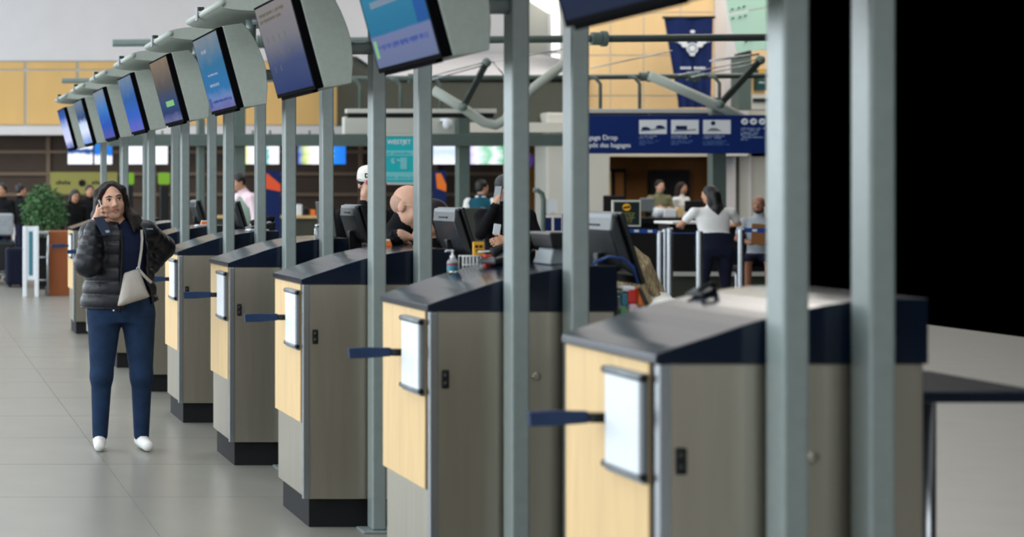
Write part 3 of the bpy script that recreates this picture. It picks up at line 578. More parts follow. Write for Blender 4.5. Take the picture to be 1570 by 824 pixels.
# yellow sign, lime signs, far counters
Y = 46.36; ys = thing('olive_sign', (wx(115, Y), Y, wz(298, Y)), 'olive yellow wall sign with a round black logo', 'sign'); yo = tuple(ys.location)
MB(yo).box(wx(77, Y), wx(180, Y), Y, Y+.05, wz(298, Y), wz(264, Y)).build('panel', M['olive'], ys)
MB(yo).prism([(wx(126, Y)+.09*math.cos(t*PI/10), wz(281, Y)+.085*math.sin(t*PI/10)) for t in range(20)], Y-.01, Y).build('round_logo', M['blackm'], ys)
for (a, b) in ((86, 113), (141, 168)): mb = MB(yo); strokes(mb, wx(a, Y), wx(b, Y), wz(283, Y), 6*Y/F, Y, RN); mb.build('print_line', M['blackm'], ys)
for x, lab in ((188, 'lime green lit sign above a black kiosk, left of the pair'), (243, 'lime green lit sign above a black kiosk, right of the pair')):
    e = thing('self_service_kiosk', (wx(x+9, 41), 41, 0), lab, 'kiosk', 'lime topped kiosks'); o = tuple(e.location)
    MB(o).box(wx(x, 41), wx(x+18, 41), 41, 41.12, wz(283, 41), wz(265, 41)).build('lit_sign', M['lime'], e, bevel=.04)
    MB(o).box(wx(x+2, 41), wx(x+16, 41), 41, 41.15, .9, wz(284, 41)).build('screen_panel', M['black'], e, bevel=.02)
    MB(o).box(wx(x+5, 41), wx(x+13, 41), 40.98, 41.2, 0, .9).build('pedestal', M['blackm'], e)
Y = 41.5
fc = thing('far_counter', (wx(600, Y), Y, 0), 'low counter with pale top along the dark far wall', 'counter'); o = tuple(fc.location)
MB(o).box(wx(330, Y), wx(815, Y), Y, Y+.6, 1.02, 1.08).build('worktop', M['wood'], fc)
MB(o).box(wx(332, Y), wx(813, Y), Y+.06, Y+.55, 0, 1.02).build('counter_front', M['soffit'], fc)
for i, (x, w_, h_, m_, lab) in enumerate(((455, 10, 17, 'paper', 'white box on the far counter'), (478, 8, 9, 'orange', 'small orange box on the far counter'), (466, 9, 12, 'black', 'black box on the far counter'), (740, 12, 14, 'blackm', 'black screen on the far counter'), (495, 7, 9, 'cloth_gr', 'grey box on the far counter'))):
    tag(MB().box(wx(x, Y), wx(x+w_, Y), Y+.1, Y+.35, 1.08, 1.08+h_*Y/F).build('counter_box', M[m_], None, bevel=.02), lab, 'box')
# orange and navy poster stands on the dark wall
for (x0, x1, lab) in ((398, 430, 'orange and navy roll-up poster in the far hall behind the pale pink person'), (664, 684, 'orange and navy roll-up poster in the far hall left of the steel column')):
    Y = 40; e = thing('rollup_poster', (wx((x0+x1)/2, Y), Y, 0), lab, 'poster'); o = tuple(e.location)
    MB(o).box(wx(x0, Y), wx(x1, Y), Y, Y+.02, .06, wz(262, Y)).build('print_sheet', M['banner'], e)
    MB(o).prism([(wx(x0+4, Y), wz(266, Y)), (wx(x0+12, Y), wz(266, Y)), (wx(x1, Y), wz(283, Y)), (wx(x1, Y), wz(294, Y)), (wx(x0+6, Y), wz(289, Y))], Y-.005, Y).build('print_shape', M['orange'] if x0 > 500 else mat('red_orange_print', (226, 84, 46), .6), e)
    MB(o).box(wx(x0-1, Y), wx(x1+1, Y), Y-.1, Y+.12, 0, .06).build('base_case', M['silver'], e, bevel=.02)
# ------------------------------------------------------------------ people: implicit bodies turned into one continuous surface
def surfnet(Fv, org, h):
    ins = Fv < 0
    c = np.zeros(tuple(n-1 for n in Fv.shape), np.int8)
    offs = [(i, j, k) for i in (0, 1) for j in (0, 1) for k in (0, 1)]
    sh = c.shape
    for (i, j, k) in offs: c += ins[i:i+sh[0], j:j+sh[1], k:k+sh[2]]
    act = (c > 0) & (c < 8); idx = np.argwhere(act)
    V = np.stack([Fv[idx[:, 0]+i, idx[:, 1]+j, idx[:, 2]+k] for (i, j, k) in offs], 1)
    P = np.zeros((len(idx), 3)); N = np.zeros(len(idx)); O = np.array(offs, float)
    for a in range(8):
        for b in range(a+1, 8):
            if abs(O[a]-O[b]).sum() != 1: continue
            s = (V[:, a] < 0) != (V[:, b] < 0); t = np.where(s, V[:, a]/np.where(s, V[:, a]-V[:, b], 1), 0)
            P += np.where(s[:, None], O[a]+t[:, None]*(O[b]-O[a]), 0); N += s
    P = P/N[:, None]+idx; ids = -np.ones(sh, np.int64); ids[tuple(idx.T)] = np.arange(len(idx))
    fs = []
    for ax in range(3):
        u, v = (ax+1) % 3, (ax+2) % 3
        A = np.take(ins, range(0, ins.shape[ax]-1), ax); B = np.take(ins, range(1, ins.shape[ax]), ax)
        e = np.argwhere(A != B); e = e[(e[:, u] > 0) & (e[:, v] > 0) & (e[:, u] < sh[u]) & (e[:, v] < sh[v])]
        flip = A[tuple(e.T)]
        q = []
        for (du, dv) in ((-1, -1), (0, -1), (0, 0), (-1, 0)):
            w_ = e.copy(); w_[:, u] += du; w_[:, v] += dv; q.append(ids[tuple(w_.T)])
        q = np.stack(q, 1); q[~flip] = q[~flip][:, ::-1]; fs.append(q)
    fs = np.concatenate(fs); fs = fs[(fs >= 0).all(1)]
    return P*h+np.array(org), fs

class Body:
    """a list of simple rounded solids, each with a material key; blended smoothly and skinned once"""
    def __init__(s): s.p = []
    def cap(s, a, b, ra, rb, key, k=.03, quilt=None): s.p.append(('cap', np.array(a, float), np.array(b, float), ra, rb, key, k, quilt)); return s
    def ell(s, c, r, key, k=.03, R=None, sub=False): s.p.append(('sub' if sub else 'ell', np.array(c, float), np.array(r, float), R, None, key, k, None)); return s
    def loft(s, o, R, secs, key, k=.03, quilt=None): s.p.append(('loft', np.array(o, float), R, np.array(secs, float), None, key, k, quilt)); return s
    def cut(s, lo, hi, R=None): s.p.append(('cut', np.array(lo, float), np.array(hi, float), R, None, None, 0, None)); return s
    def bounds(s):
        lo, hi = np.full(3, 9e9), np.full(3, -9e9)
        for p in s.p:
            b = s.bb(p)
            if b is not None and p[0] not in ('sub', 'cut'): lo = np.minimum(lo, b[0]); hi = np.maximum(hi, b[1])
        return lo, hi
    def bb(s, p):
        if p[0] == 'cap': r = max(p[3], p[4])+.02; return np.minimum(p[1], p[2])-r, np.maximum(p[1], p[2])+r
        if p[0] in ('ell', 'sub'): r = p[2].max() if p[3] is not None else p[2]; return p[1]-r, p[1]+r
        if p[0] == 'loft':
            S = p[3]; pts = []
            for z, cx, cy, rx, ry in S:
                for a in (-1, 1):
                    for b in (-1, 1): pts.append(p[1]+p[2] @ np.array([cx+a*(rx+.02), cy+b*(ry+.02), z]))
            pts = np.array(pts); return pts.min(0), pts.max(0)
        if p[0] == 'cut': return p[1], p[2]
    def mesh(s, h, smooth=1):
        lo, hi = s.bounds(); lo = lo-3*h; hi = hi+3*h
        n = np.ceil((hi-lo)/h).astype(int)+1
        Fv = np.full(n, 1.0, np.float32); best = np.full(n, 9.0, np.float32); tagv = np.zeros(n, np.int16)
        ax = [lo[i]+h*np.arange(n[i]) for i in range(3)]; keys = []
        for p in s.p:
            b0, b1 = s.bb(p); mg = p[6]+3*h+.01
            i0 = np.clip(np.floor((b0-mg-lo)/h).astype(int), 0, n-1); i1 = np.clip(np.ceil((b1+mg-lo)/h).astype(int)+1, 1, n)
            sl = tuple(slice(a, b) for a, b in zip(i0, i1))
            if any(b <= a for a, b in zip(i0, i1)): continue
            X, Y, Z = ax[0][sl[0]][:, None, None], ax[1][sl[1]][None, :, None], ax[2][sl[2]][None, None, :]
            if p[0] == 'cap':
                a, b = p[1], p[2]; ba = b-a; L2 = max(1e-9, ba @ ba)
                px, py, pz = X-a[0], Y-a[1], Z-a[2]; t = np.clip((px*ba[0]+py*ba[1]+pz*ba[2])/L2, 0, 1)
                d = np.sqrt((px-ba[0]*t)**2+(py-ba[1]*t)**2+(pz-ba[2]*t)**2)-(p[3]+(p[4]-p[3])*t)
                if p[7]: d = d-p[7][1]*(np.abs(np.sin(PI*(t*math.sqrt(L2)+p[7][2])/p[7][0]))**.6-.6)
            elif p[0] in ('ell', 'sub'):
                q = [X-p[1][0], Y-p[1][1], Z-p[1][2]]
                if p[3] is not None: q = [sum(p[3][j, i]*q[j] for j in range(3)) for i in range(3)]
                r = p[2]; k0 = np.sqrt((q[0]/r[0])**2+(q[1]/r[1])**2+(q[2]/r[2])**2); k1 = np.sqrt((q[0]/r[0]**2)**2+(q[1]/r[1]**2)**2+(q[2]/r[2]**2)**2)+1e-9
                d = k0*(k0-1)/k1
            elif p[0] == 'loft':
                q = [X-p[1][0], Y-p[1][1], Z-p[1][2]]; q = [sum(p[2][j, i]*q[j] for j in range(3)) for i in range(3)]
                S = p[3]; z = q[2]
                cx, cy, rx, ry = [np.interp(z, S[:, 0], S[:, i]) for i in (1, 2, 3, 4)]
                if p[7]:
                    am = p[7][1]*(np.abs(np.sin(PI*(z+p[7][2])/p[7][0]))**.6-.6); rx = rx+am; ry = ry+am
                u, v = q[0]-cx, q[1]-cy; k0 = np.sqrt((u/rx)**2+(v/ry)**2); k1 = np.sqrt((u/rx**2)**2+(v/ry**2)**2)+1e-9
                d = np.maximum(np.maximum(k0*(k0-1)/k1, S[0, 0]-z), z-S[-1, 0])
            elif p[0] == 'cut':
                d = np.maximum(np.maximum(np.maximum(p[1][0]-X, X-p[2][0]), np.maximum(p[1][1]-Y, Y-p[2][1])), np.maximum(p[1][2]-Z, Z-p[2][2]))
                Fv[sl] = np.maximum(Fv[sl], -d); continue
            d = np.broadcast_to(d, Fv[sl].shape); cur = Fv[sl]
            if p[0] == 'sub':
                kk = max(p[6], 1e-6); hh = np.maximum(kk-np.abs(-d-cur), 0)/kk; Fv[sl] = np.maximum(cur, -d)+hh*hh*kk/4; continue
            kk = max(p[6], 1e-6); hh = np.maximum(kk-np.abs(d-cur), 0)/kk
            Fv[sl] = np.minimum(cur, d)-hh*hh*kk/4
            if p[5] not in keys: keys.append(p[5])
            bt = best[sl]; m = d < bt; tv = tagv[sl]; tv[m] = keys.index(p[5]); tagv[sl] = tv; bt = np.where(m, d, bt); best[sl] = bt
        P, fs = surfnet(Fv, lo, h)
        gi = np.clip(np.rint((P-lo)/h).astype(int), 0, n-1); vt = tagv[tuple(gi.T)]
        for _ in range(smooth):
            acc = np.zeros_like(P); cnt = np.zeros(len(P))
            for a, b in ((0, 1), (1, 2), (2, 3), (3, 0)):
                np.add.at(acc, fs[:, a], P[fs[:, b]]); np.add.at(acc, fs[:, b], P[fs[:, a]]); np.add.at(cnt, fs[:, a], 1); np.add.at(cnt, fs[:, b], 1)
            P = P*.45+.55*acc/np.maximum(cnt, 1)[:, None]
        return P, fs, vt, keys
    def build(s, name, h, parent=None, smooth=1):
        P, fs, vt, keys = s.mesh(h, smooth)
        me = bpy.data.meshes.new(name); me.from_pydata(P.tolist(), [], fs.tolist())
        for k in keys: me.materials.append(M[k])
        oh = np.eye(len(keys))[vt]
        for _ in range(5):
            acc = oh.copy(); cnt = np.ones(len(P))
            for a, b in ((0, 1), (1, 2), (2, 3), (3, 0)):
                np.add.at(acc, fs[:, a], oh[fs[:, b]]); np.add.at(acc, fs[:, b], oh[fs[:, a]]); np.add.at(cnt, fs[:, a], 1); np.add.at(cnt, fs[:, b], 1)
            oh = acc/cnt[:, None]
        fm = oh[fs].mean(1).argmax(1)
        me.polygons.foreach_set('material_index', fm.tolist()); me.polygons.foreach_set('use_smooth', [True]*len(fs)); me.update()
        o = bpy.data.objects.new(name, me); COL.objects.link(o)
        if parent: o.parent = parent
        return o
def rot(yaw=0, pitch=0, roll=0):
    """yaw about z, then pitch (nod forward > 0) about x, then roll about y; face looks along -y"""
    cz, sz = math.cos(yaw), math.sin(yaw); cx, sx = math.cos(pitch), math.sin(pitch); cy, sy = math.cos(roll), math.sin(roll)
    return np.array([[cz, -sz, 0], [sz, cz, 0], [0, 0, 1]]) @ np.array([[1, 0, 0], [0, cx, -sx], [0, sx, cx]]) @ np.array([[cy, 0, sy], [0, 1, 0], [-sy, 0, cy]])
def head(b, c, R, s=1.0, key='skin', beard=None):
    c = np.array(c, float)
    T = lambda p: c+R @ (np.array(p, float)*s)
    E = lambda p, r, ky=key, k=.02: b.ell(T(p), np.array(r)*s, ky, k*s, R)
    E((0, .014, .036), (.073, .092, .078)); E((0, -.016, -.028), (.06, .072, .082), k=.03)
    E((0, -.052, -.088), (.03, .028, .022), beard or key, .025)
    for q in (-1, 1):
        E((q*.034, -.05, -.03), (.028, .026, .03)); E((q*.046, -.006, -.066), (.02, .04, .026), beard or key, .02)
        E((q*.074, .014, -.002), (.01, .022, .033), k=.006); b.ell(T((q*.031, -.1, .012)), np.array((.019, .02, .014))*s, key, .012*s, R, sub=True)
        E((q*.011, -.093, -.028), (.009, .011, .008), k=.006)
    b.cap(T((0, -.08, .016)), T((0, -.102, -.022)), .0085*s, .0115*s, key, .012*s)
    b.cap(T((-.034, -.074, .029)), T((.034, -.074, .029)), .011*s, .011*s, key, .014*s)
    return T
def face(e, T, R, s=1.0, brow='brow', lips='lips', openm=False):
    rz = lambda p: tuple(T(p))
    for q in (-1, 1):
        ey = MB().ball(rz((q*.031, -.0705, .0085)), (.0145*s, .0135*s, .0072*s), 14, 10).build('eye', M['eyew'], e, True)
        MB().ball(rz((q*.031+.001, -.0775, .0085)), (.0068*s, .0075*s, .0068*s), 10, 8).build('iris', M['iris'], ey, True)
        MB().tube([rz((q*.018, -.0795, .0115)), rz((q*.031, -.0848, .0160)), rz((q*.045, -.076, .0115))], .0030*s, 6).build('upper_lid', M['brow'], ey, True)
        MB().tube([rz((q*.013, -.0885, .028)), rz((q*.03, -.0885, .034)), rz((q*.05, -.073, .027))], [.003*s, .0042*s, .0018*s], 6).build('eyebrow', M[brow], e, True)
    m = MB().tube([rz((-.024, -.077, -.057)), rz((-.008, -.0865, -.0525)), rz((0, -.0865, -.0535)), rz((.008, -.0865, -.0525)), rz((.024, -.077, -.057))], [.002*s, .0052*s, .0046*s, .0048*s, .002*s], 8).build('upper_lip', M[lips], e, True)
    MB().tube([rz((-.022, -.077, -.060)), rz((0, -.0855, -.068 if openm else -.0635)), rz((.022, -.077, -.060))], [.002*s, .0062*s, .002*s], 8).build('lower_lip', M[lips], e, True)
    if openm: MB().tube([rz((-.018, -.077, -.0585)), rz((0, -.083, -.060)), rz((.018, -.077, -.0585))], [.001, .004*s, .001], 8).build('teeth', M['eyew'], m, True)
def unit(v): v = np.array(v, float); return v/max(1e-9, np.linalg.norm(v))
def hand(b, w, d, n, s=1.0, curl=.6, key='skin', side=1, spread=.2):
    """wrist w, pointing d, palm facing n; side +1 puts the thumb on d x n"""
    d, n = unit(d), unit(n); n = unit(n-d*(n @ d)); x = np.cross(d, n)*side
    w = np.array(w, float); P = lambda a, c_, f: w+(x*a+n*c_+d*f)*s
    b.cap(P(0, 0, 0), P(0, 0, .03), .027*s, .026*s, key, .02*s)
    for i, o in enumerate((-.03, -.01, .01, .03)): b.cap(P(o*.6, 0, .02), P(o, 0, .085), .014*s, .012*s, key, .014*s)
    for i, (o, L) in enumerate(zip((.031, .0105, -.0105, -.031), (.072, .08, .074, .058))):
        a0 = P(o, 0, .085); ang = 0; p0 = a0; fx = o*spread
        for sg_, (q, rr) in enumerate(((.45, .0095), (.31, .0085), (.24, .0075))):
            ang += curl*(.75 if sg_ == 0 else 1.0); p1 = p0+(d*math.cos(ang)+n*math.sin(ang)+x*fx)*L*q*s
            b.cap(p0, p1, rr*s, (rr-.0008)*s, key, .005*s); p0 = p1
    t0 = P(.026, .008, .025); t1 = P(.056, .022, .055); t2 = P(.062, .036*curl/.6, .088)
    b.cap(t0, t1, .013*s, .011*s, key, .012*s); b.cap(t1, t2, .0105*s, .0085*s, key, .006*s)

def person(label, loc, rz, sex='m', ht=1.75, h=.012, top='cloth_bk', legs='cloth_nv', skin='skin', hair='short', haircol='hair_dk', sleeve='long',
           lean=0.0, side=0.0, hy=0, hp=0, hr=0, R=None, L=None, sit=None, wide=1.0, beard=None, feats=True, shoes='shoe', group=None, hd=True, hcurl=(.5, .5), hn=None, hoff=(0, 0, 0), hiw=0.0, hicol=.25):
    """R / L: (elbow, wrist, hand direction, palm normal) in local metres; the figure faces local -y"""
    e = thing('person', loc, label, 'person', group, rz); k = ht/1.75
    b = Body()
    bare = legs == 'shorts'; legs = 'cloth_nv' if bare else legs
    pz = (.93*k if sit is None else sit); f = 1 if sex == 'm' else .92
    hip = np.array([0, 0, pz]); Rt = rot(0, lean, side); up = Rt @ np.array([0, 0, 1.0]); xx = Rt @ np.array([1.0, 0, 0]); yy = Rt @ np.array([0, 1.0, 0])
    TL = .52*k; sw = .185*k*f*wide
    hw = (.165 if sex == 'm' else .175)*k*wide
    secs = [(-.10*k, 0, .01, hw*.8, .10*k), (-.02*k, 0, .005, hw, .118*k), (.1*k, 0, 0, hw*(.92 if sex == 'm' else .84), .108*k), (.22*k, 0, 0, .152*k*f*wide, .105*k), (.36*k, 0, -.005, .17*k*f*wide, .118*k), (.45*k, 0, 0, .165*k*f*wide, .10*k), (.515*k, 0, .008, .12*k*f, .075*k), (.55*k, 0, .012, .06*k, .055*k)]
    b.loft(hip, Rt, [q for q in secs if q[0] >= .0] if False else secs, top, .03)
    b.loft(hip, Rt, [(-.13*k, 0, .012, hw*.86, .105*k), (-.04*k, 0, .008, hw*1.01, .125*k), ((.045+hiw)*k, 0, .003, hw*.985, .119*k)], legs, .02)
    nb = hip+up*.53*k; sh = {}
    for q, nm in ((-1, 'R'), (1, 'L')):
        S = hip+up*.465*k+xx*q*sw; sh[nm] = S
        b.cap(hip+up*.47*k+xx*q*.08, S, .06*k, .062*k*f, top, .04)
        arm = R if q < 0 else L
        if arm is None:
            el = S+np.array([q*.05, .03, -.29*k]); wr = el+np.array([q*.01, -.07, -.25*k]); dd, nn = (0, -.15, -1), (-q, 0, 0)
            el, wr = np.array(el), np.array(wr)
        else: el, wr, dd, nn = np.array(arm[0], float), np.array(arm[1], float), arm[2], arm[3]
        if sleeve == 'long': b.cap(S, el, .058*k*f, .048*k*f, top, .03); b.cap(el, el+(wr-el)*.93, .047*k*f, .036*k*f, top, .02); b.cap(el+(wr-el)*.9, wr, .03*k*f, .026*k*f, skin, .008)
        else:
            b.cap(S, S+(el-S)*.6, .062*k*f, .06*k*f, top, .03); b.cap(S+(el-S)*.55, el, .046*k*f, .04*k*f, skin, .012); b.cap(el, wr, .04*k*f, .027*k*f, skin, .02)
        if sleeve == 'long' and h < .0105:
            ax_ = unit(wr-el); u_ = unit(np.cross(ax_, (.3, .2, .9))); v_ = np.cross(ax_, u_); c0 = el+(wr-el)*.915
            MB().tube([tuple(c0+(u_*math.cos(t*PI/8)+v_*math.sin(t*PI/8))*.033*k*f) for t in range(17)], .011*k, 8).build('cuff', M[top], e, True)
        hand(b, wr, dd, nn, k*(1 if sex == 'm' else .92), hcurl[0 if q < 0 else 1], skin, side=q*-1)
    for q in (-1, 1):
        hj = hip+np.array([q*.09*k*wide, 0, -.06*k])
        if sit is None: kn = np.array([q*.1*k*wide, -.01, .5*k]); an = np.array([q*.105*k*wide, .03, .09*k])
        else: kn = np.array([q*.13*k, -.42*k, pz-.02]); an = np.array([q*.13*k, -.40*k, max(.08, pz-.45*k)])
        b.cap(hj, kn, .092*k*wide, .064*k, legs, .03); b.cap(kn, an, .06*k, .042*k, skin if bare else legs, .03)
        b.cap(an+np.array([0, .03, -.035*k]), an+np.array([q*.015, -.15*k, -.05*k]), .04*k, .034*k, shoes, .01)
    Rh = rot(hy, lean*.5+hp, hr); hc = nb+up*.07*k+Rh @ np.array([0, -.03, .10])*k+np.array(hoff)
    b.cap(nb+up*.01*k, hc+Rh @ np.array([0, .02, -.05])*k, .056*k*f, .052*k*f, skin, .03)
    if hicol: b.cap(nb-up*.05*k, nb+(hc+Rh @ np.array([0, .02, -.05])*k-nb)*hicol, .070*k*f, .063*k*f, top, .03)
    s = k*(1.0 if sex == 'm' else .97)
    T = head(b, hc, Rh, s, skin, beard)
    b.build('body', h, e)
    if h < .0105:
        c0 = nb+up*.018*k; MB().tube([tuple(c0+(xx*math.cos(t*PI/10)*.066+yy*(math.sin(t*PI/10)*.064-.004))*k*f) for t in range(21)], .011*k, 8).build('collar', M[top], e, True)
    hb = Body(); hE = lambda p, r, kk=.02: hb.ell(T(p), np.array(r)*s, haircol, kk*s, Rh); hh = min(h, .009)
    if hair in ('short', 'long', 'bun'):
        hE((0, .022, .046), (.083, .096, .082)); hE((0, .05, -.01), (.074, .062, .07))
        for q in (-1, 1): hE((q*.07, .012, .03), (.014, .04, .035))
        if hair == 'long':
            for q in (-1, 1):
                hb.cap(T((q*.066, .02, .03)), T((q*.085, .045, -.12)), .026*s, .03*s, haircol, .03); hb.cap(T((q*.085, .045, -.12)), T((q*.085, .07, -.24)), .032*s, .02*s, haircol, .03)
            for q in (-.04, 0, .04): hb.cap(T((q, .09, 0)), T((q*1.3, .115, -.20)), .045*s, .04*s, haircol, .04); hb.cap(T((q*1.3, .115, -.20)), T((q*1.2, .12, -.36)), .04*s, .018*s, haircol, .04)
        if hair == 'bun': hE((0, .115, .05), (.04, .04, .04), .01)
        hb.ell(T((0, -.085, -.035)), np.array((.07, .085, .098))*s, haircol, .012*s, Rh, sub=True)
        hb.build('hair', hh, e)
    if feats: face(e, T, Rh, s, 'brow' if hair != 'bald' else 'hair_gr')
    return e, T, Rh, s, sh

# -- the woman on the phone
WX, WY = 1.381, 11.85
def L_(px_, py_, y=0.0): return np.array([(px_-190)/245., y, H-(py_-293)/245.])
wm = thing('person', (WX, WY, 0), 'woman in a black puffer jacket and jeans holding a phone to her ear', 'person')
b = Body(); Rh = rot(.10, .02, -.14); hc = L_(170, 305.5)+np.array([0, -.03, -.010])
HS = 1.03; T = head(b, hc, Rh, HS, 'skin')
hipc = L_(186, 452); I3 = np.eye(3)
b.cap(L_(181, 347, .02), hc+Rh @ np.array([0, .02, -.06]), .052, .05, 'skin', .03)
b.loft((hipc[0], 0, 0), I3, [(.86, 0, .01, .19, .12), (.93, 0, .005, .195, .125), (1.02, .0, 0, .17, .115), (1.10, .0, 0, .15, .105), (1.25, -.01, -.005, .16, .12), (1.34, -.015, 0, .165, .105), (1.375, -.015, .01, .11, .08), (1.40, -.012, .02, .06, .05)], 'navytop', .03)
b.loft((hipc[0]-.004, 0, 0), I3, [(.80, 0, .01, .195, .12), (.90, 0, .008, .208, .132), (.985, 0, .004, .19, .124), (1.03, 0, 0, .176, .12)], 'jeans', .02)
for q in (-1, 1):
    hj = np.array([hipc[0]+q*.105, 0, .84]); kn = np.array([hipc[0]+q*.125, -.01, .46]); an = np.array([hipc[0]+q*.13, .03, .09])
    b.cap(hj, kn, .108, .07, 'jeans', .03); b.cap(kn, an, .066, .048, 'jeans', .03)
    b.cap(an+np.array([0, .03, -.04]), an+np.array([q*.02, -.15, -.052]), .042, .034, 'cloth_wh', .01)
SR, SLf = L_(142, 359, .01), L_(224, 358, .02)
ER, WR = L_(131, 402, -.17), L_(143, 341, -.15)
EL, WL = L_(257, 381, .20), L_(231, 411, .05)
b.cap(L_(170, 350), SR, .05, .055, 'navytop', .04); b.cap(L_(190, 350), SLf, .05, .055, 'navytop', .04)
b.cap(SR, ER, .05, .044, 'navytop', .03); b.cap(ER, WR, .04, .027, 'navytop', .02); b.cap(SLf, EL, .05, .044, 'navytop', .03); b.cap(EL, WL, .04, .028, 'navytop', .02)
b.cap(WR-(WR-ER)*.15, WR, .027, .025, 'skin', .01)
# phone hand: palm beside the phone, four fingers wrapping its back towards the camera, thumb on the far side
kn_ = [L_(146.5, 322+5.0*i, -.152+.004*i) for i in range(4)]
b.cap(WR, L_(146, 331, -.145), .027, .024, 'skin', .02)
for i, p0 in enumerate(kn_):
    b.cap(L_(144.5, 334, -.146), p0, .016, .0125, 'skin', .012)
    p1 = p0+np.array([.024, -.016, .020-.004*i]); p2 = p1+np.array([.026, .004, .004-.005*i]); p3 = p2+np.array([.016, .012, -.006])
    b.cap(p0, p1, .0105, .0095, 'skin', .005); b.cap(p1, p2, .0095, .0085, 'skin', .004); b.cap(p2, p3, .0085, .0075, 'skin', .004)
b.cap(L_(145, 330, -.13), L_(147, 318, -.115), .014, .011, 'skin', .01); b.cap(L_(147, 318, -.115), L_(151, 309, -.112), .0105, .0085, 'skin', .006)
hand(b, WL, (-.5, -.2, -.8), (-.3, -.9, 0), .9, .5, 'skin', -1)
b.build('body', .0048, wm)
face(wm, T, Rh, HS, openm=True)
# hair: centre parting, long curtains over both shoulders
hb = Body(); HE = lambda p, r, kk=.02, ky='hair_dk': hb.ell(T(p), np.array(r)*HS, ky, kk, Rh)
HE((0, .024, .040), (.082, .092, .081)); HE((0, .06, -.03), (.080, .055, .09))
for q in (-1, 1):
    # from the parting, over the temple, behind the cheek
    hb.cap(T((q*.014, -.045, .100)), T((q*.060, -.048, .064)), .012, .014, 'hair_dk', .015); hb.cap(T((q*.060, -.048, .070)), T((q*.082, -.012, .01)), .014, .016, 'hair_dk', .015)
    hb.cap(T((q*.082, -.012, .01)), T((q*.088, .012, -.09)), .017, .024, 'hair_dk', .02)
    hb.cap(T((q*.02, .0, .103)), T((q*.078, .01, .055)), .014, .02, 'hair_dk', .02); hb.cap(T((q*.078, .01, .06)), T((q*.09, .035, -.08)), .022, .032, 'hair_dk', .02)
strands = []
for i in range(7):                              # locks over her left shoulder
    t = i/6; strands.append((L_(192+3*t, 318+3*t, -.005+.05*t), L_(199+11*t, 333, -.055+.06*t), L_(203+20*t, 354-5*t-3*(i % 2), -.105+.10*t)))
for i in range(4):                              # shorter fall behind the phone hand
    t = i/3; strands.append((L_(153-2*t, 318, .01+.03*t), L_(149-3*t, 330, .0+.05*t), L_(147-6*t, 345-4*t, -.03+.06*t)))
for (p, q_, r_) in strands: hb.cap(p, q_, .024, .022, 'hair_dk', .010); hb.cap(q_, r_, .022, .008, 'hair_dk', .010)
hb.cap(L_(172, 330, .07), L_(176, 350, .085), .06, .045, 'hair_dk', .03); hb.cap(L_(186, 325, .06), L_(200, 346, .06), .05, .04, 'hair_dk', .03)
hb.ell(T((0, -.095, -.035)), np.array((.064, .088, .098))*HS, 'hair_dk', .008, Rh, sub=True)
hb.ell(T((0, -.10, .035)), np.array((.052, .062, .038))*HS, 'hair_dk', .008, Rh, sub=True)
hb.build('hair', .0048, wm)
MB().ball(tuple(T((.083, -.026, .02))), .007).build('hair_clip', M['trim'], wm, True)
# quilted jacket, hanging open
j = Body(); ql = (.083, .012, .02)
j.loft((hipc[0], 0, 0), I3, [(.885, -.01, .02, .248, .175), (.95, -.01, .015, .24, .17), (1.05, -.012, .01, .222, .158), (1.15, -.012, .01, .212, .150), (1.28, -.012, .005, .212, .150), (1.35, -.012, .01, .20, .13), (1.40, -.012, .015, .14, .11), (1.425, -.01, .02, .10, .09)], 'puffer', .03, ql)
j.cap(L_(160, 351, .02), SR, .07, .08, 'puffer', .05); j.cap(L_(200, 352, .02), SLf, .07, .076, 'puffer', .05)
j.cap(SR, ER, .080, .080, 'puffer', .03, (.07, .010, .01)); j.cap(ER, ER+(WR-ER)*.88, .085, .056, 'puffer', .025, (.062, .010, .02))
j.cap(SLf, EL, .076, .07, 'puffer', .03, (.07, .010, .01)); j.cap(EL, EL+(WL-EL)*.88, .07, .055, 'puffer', .025, (.062, .010, .02))
# the front opening, wider towards the hem on her left side
j.ell((L_(203, 400)[0], -.20, 1.19), (.096, .205, .40), 'puffer', .01, None, sub=True)
j.ell((L_(212, 470)[0], -.22, .93), (.105, .20, .17), 'puffer', .01, None, sub=True)
j.ell((L_(196, 350)[0], -.14, 1.43), (.075, .15, .09), 'puffer', .01, None, sub=True)
j.ell(L_(243, 492, -.02), (.10, .4, .125), 'puffer', .01, None, sub=True)
# hollow for the body inside
j.loft((hipc[0], 0, 0), I3, [(.6, 0, 0, .001, .001), (.601, 0, 0, .001, .001)], 'puffer', .0)
j.build('jacket', .006, wm, 1)
zp = [(182, 352, -.125), (183, 375, -.162), (182, 400, -.166), (181, 425, -.170), (180, 450, -.176), (178.5, 477, -.182)]
MB().tube([tuple(L_(*q)) for q in zp], .0075, 8).build('zip_edge', M['blackm'], wm, True)
MB().ball(tuple(L_(169, 473.5, -.205)), .008).build('snap_button', M['trim'], wm, True)
mb = MB(); c_ = L_(226, 351.5, -.135)
for i in range(4): mb.box(c_[0]-.02+i*.010, c_[0]-.013+i*.010, c_[1]-.004, c_[1]+.03, c_[2], c_[2]+.006)
mb.build('chest_logo', M['cloth_gr'], wm)
